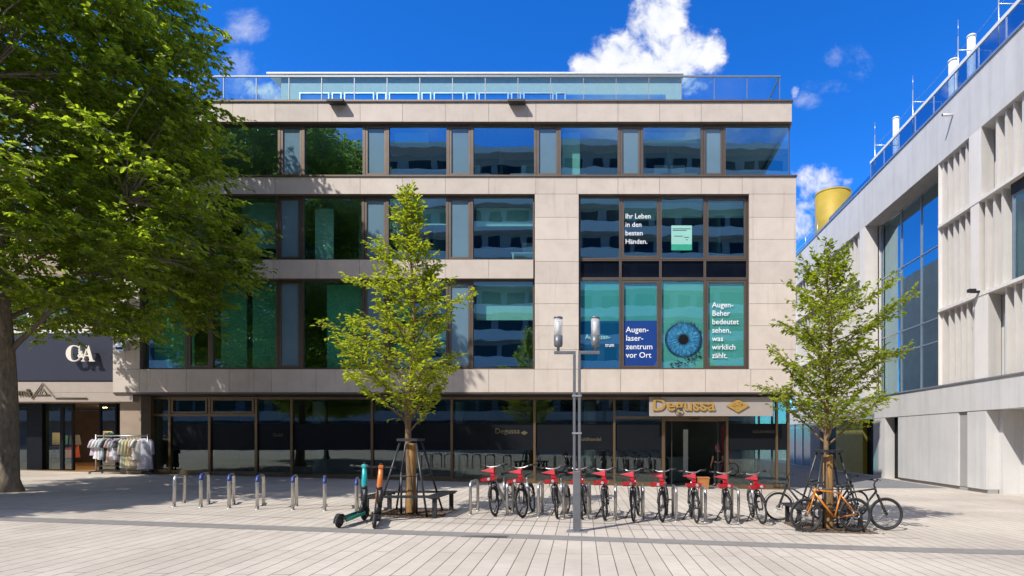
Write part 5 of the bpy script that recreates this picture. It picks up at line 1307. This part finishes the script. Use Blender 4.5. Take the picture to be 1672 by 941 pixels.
# ------------------------------------------------------------------ sky, sun, camera
SX, SY = .60, .70                                   # shadow of a 1 m post on flat ground
to_sun = Vector((-SX, -SY, 1)).normalized()
elev = math.asin(to_sun.z); azim = math.atan2(to_sun.x, to_sun.y)
w = bpy.data.worlds.new('World'); scene.world = w; w.use_nodes = True
nt = w.node_tree; nt.nodes.clear(); L = nt.links.new
out = nt.nodes.new('ShaderNodeOutputWorld')
sky = nt.nodes.new('ShaderNodeTexSky'); sky.sky_type = 'NISHITA'; sky.sun_disc = False; sky.sun_elevation = elev; sky.sun_rotation = azim
sky.air_density = 1.0; sky.dust_density = .25; sky.ozone_density = 3.2; sky.altitude = 300
hs = N(nt, 'ShaderNodeHueSaturation', Saturation=1.32, Value=1.0); L(sky.outputs[0], hs.inputs['Color'])
bgs = N(nt, 'ShaderNodeBackground', Strength=SKY); tn = N(nt, 'ShaderNodeMix', data_type='RGBA', blend_type='MULTIPLY'); tn.inputs[0].default_value = 1; tn.inputs[7].default_value = (.42, .94, 1.46, 1)
L(hs.outputs[0], tn.inputs[6]); L(tn.outputs[2], bgs.inputs[0])
tc = N(nt, 'ShaderNodeTexCoord'); sp_ = N(nt, 'ShaderNodeSeparateXYZ'); L(tc.outputs['Generated'], sp_.inputs[0])
def math_(op, a, b=None, c=None, clamp=False):
    n = N(nt, 'ShaderNodeMath', operation=op); n.use_clamp = clamp
    for i, v in enumerate((a, b, c)):
        if v is None: continue
        if isinstance(v, (int, float)): n.inputs[i].default_value = v
        else: L(v, n.inputs[i])
    return n.outputs[0]
# cumulus banks: soft lobes in direction space (x/|y|, z/|y|), their edges torn by noise
ay = math_('MAXIMUM', math_('ABSOLUTE', sp_.outputs[1]), .05)
fr = math_('GREATER_THAN', sp_.outputs[1], 0.)
u0 = math_('DIVIDE', sp_.outputs[0], ay); v0 = math_('DIVIDE', sp_.outputs[2], ay)
cb = N(nt, 'ShaderNodeCombineXYZ'); L(u0, cb.inputs[0]); L(v0, cb.inputs[1]); L(fr, cb.inputs[2])
n1 = N(nt, 'ShaderNodeTexNoise', Scale=9., Detail=9., Roughness=.62, Distortion=.25); L(cb.outputs[0], n1.inputs['Vector'])
n2 = N(nt, 'ShaderNodeTexNoise', Scale=34., Detail=7., Roughness=.6, Distortion=.4); L(cb.outputs[0], n2.inputs['Vector'])
n3 = N(nt, 'ShaderNodeTexNoise', Scale=5.5, Detail=9., Roughness=.68, Distortion=.35); L(cb.outputs[0], n3.inputs['Vector'])
nz = math_('ADD', math_('MULTIPLY', math_('SUBTRACT', n1.outputs['Fac'], .5), 2.6), math_('MULTIPLY', math_('SUBTRACT', n2.outputs['Fac'], .5), 1.5))
def lobe(px, py, rx, ry, amp=1.):
    du = math_('DIVIDE', math_('SUBTRACT', u0, (px - VX) / F0), rx / F0); dv = math_('DIVIDE', math_('SUBTRACT', v0, (VY - py) / F0), ry / F0)
    d = math_('ADD', math_('MULTIPLY', du, du), math_('MULTIPLY', dv, dv))
    return math_('MULTIPLY', math_('SUBTRACT', 1., d), amp)
def union(ls):
    r = ls[0]
    for l in ls[1:]: r = math_('SMOOTH_MAX', r, l, .3) if False else math_('MAXIMUM', r, l)
    return r
big = union([lobe(1068, 40, 52, 62), lobe(1010, 88, 62, 50), lobe(1110, 95, 66, 62), lobe(1045, 120, 105, 55), lobe(958, 106, 34, 26), lobe(1162, 92, 26, 44), lobe(1090, 20, 40, 50)])
fluff = union([lobe(432, 150, 60, 30, .9), lobe(1297, 150, 9, 13, .7), lobe(1340, 300, 60, 34), lobe(1310, 340, 40, 60, .9)])
wisp = union([lobe(402, 38, 50, 40, .7), lobe(1350, 142, 62, 34), lobe(1325, 162, 44, 28), lobe(1362, 98, 26, 26), lobe(395, 130, 50, 50, .6), lobe(1370, 120, 80, 60, .7)])
mb_ = N(nt, 'ShaderNodeMapRange', interpolation_type='SMOOTHSTEP'); mb_.inputs['From Min'].default_value = .0; mb_.inputs['From Max'].default_value = .85
L(math_('ADD', math_('MAXIMUM', big, -2.), nz), mb_.inputs['Value'])
mf = N(nt, 'ShaderNodeMapRange', interpolation_type='SMOOTHSTEP'); mf.inputs['From Min'].default_value = .25; mf.inputs['From Max'].default_value = 1.25; mf.inputs['To Max'].default_value = .85
L(math_('ADD', math_('MAXIMUM', fluff, -2.), math_('MULTIPLY', nz, 1.3)), mf.inputs['Value'])
mw = N(nt, 'ShaderNodeMapRange', interpolation_type='SMOOTHSTEP'); mw.inputs['From Min'].default_value = .55; mw.inputs['From Max'].default_value = 1.7; mw.inputs['To Max'].default_value = .6
L(math_('ADD', math_('MAXIMUM', wisp, -2.), math_('MULTIPLY', math_('SUBTRACT', n3.outputs['Fac'], .42), 3.2)), mw.inputs['Value'])
front = math_('MULTIPLY', math_('MAXIMUM', math_('MAXIMUM', mb_.outputs[0], mf.outputs[0]), mw.outputs[0]), fr)
# unseen cumulus behind and overhead, added for whiter ambient light and reflections
nb_ = N(nt, 'ShaderNodeTexNoise', Scale=2.3, Detail=9., Roughness=.6, Distortion=.3); L(tc.outputs['Generated'], nb_.inputs['Vector'])
mr = N(nt, 'ShaderNodeMapRange', interpolation_type='SMOOTHSTEP'); mr.inputs['From Min'].default_value = .44; mr.inputs['From Max'].default_value = .60; L(nb_.outputs['Fac'], mr.inputs['Value'])
up = N(nt, 'ShaderNodeMapRange', interpolation_type='SMOOTHSTEP'); up.inputs['From Min'].default_value = .85; up.inputs['From Max'].default_value = 1.15; L(v0, up.inputs['Value'])
rear = math_('MULTIPLY', math_('MULTIPLY', mr.outputs[0], math_('MAXIMUM', math_('SUBTRACT', 1., fr), up.outputs[0])), .92)
mask = math_('MAXIMUM', front, rear, clamp=True)
crm = ramp(nt, math_('ADD', math_('MULTIPLY', nz, .55), .62, clamp=True), [(.15, (.60, .68, .88)), (.5, (.86, .89, .97)), (.8, (1., 1., 1.))])
bgc = N(nt, 'ShaderNodeBackground', Strength=.72); L(crm.outputs[0], bgc.inputs[0])
mx = N(nt, 'ShaderNodeMixShader'); L(mask, mx.inputs[0]); L(bgs.outputs[0], mx.inputs[1]); L(bgc.outputs[0], mx.inputs[2]); L(mx.outputs[0], out.inputs[0])
sun = bpy.data.lights.new('sun', 'SUN'); sun.energy = SUN; sun.angle = R(.53); sun.color = (1., .955, .885)
so = bpy.data.objects.new('sun', sun); COL.objects.link(so); so.rotation_euler = to_sun.to_track_quat('Z', 'Y').to_euler(); so.location = (-30, -30, 60)
la = bpy.data.lights.new('shop_light', 'AREA'); la.energy = 150; la.color = (1., .66, .32); la.shape = 'RECTANGLE'; la.size = 3.; la.size_y = 2.
lo = bpy.data.objects.new('shop_light', la); COL.objects.link(lo); lo.location = (gx(115), 25.6, 3.12)
cam = bpy.data.cameras.new('camera'); cam.sensor_width = 36; cam.lens = F0 / 1672 * 36
cam.shift_x = -(VX - 836) / 1672; cam.shift_y = (VY - 470.5) / 1672; cam.clip_end = 2000; cam.clip_start = .1
co = bpy.data.objects.new('camera', cam); COL.objects.link(co); co.location = (0, 0, EYE); co.rotation_euler = (R(90), 0, 0)
scene.camera = co
scene.view_settings.view_transform = 'Standard'; scene.view_settings.look = 'None'; scene.view_settings.exposure = EXPO; scene.view_settings.gamma = 1
scene.render.engine = 'CYCLES'
cy = scene.cycles; cy.max_bounces = 10; cy.transparent_max_bounces = 24; cy.diffuse_bounces = 3; cy.glossy_bounces = 5; cy.transmission_bounces = 6
cy.sample_clamp_indirect = 6; cy.caustics_reflective = False; cy.caustics_refractive = False
cy.use_denoising = True
try: cy.denoiser = 'OPENIMAGEDENOISE'; cy.denoising_input_passes = 'RGB_ALBEDO_NORMAL'; cy.denoising_prefilter = 'ACCURATE'
except Exception: pass
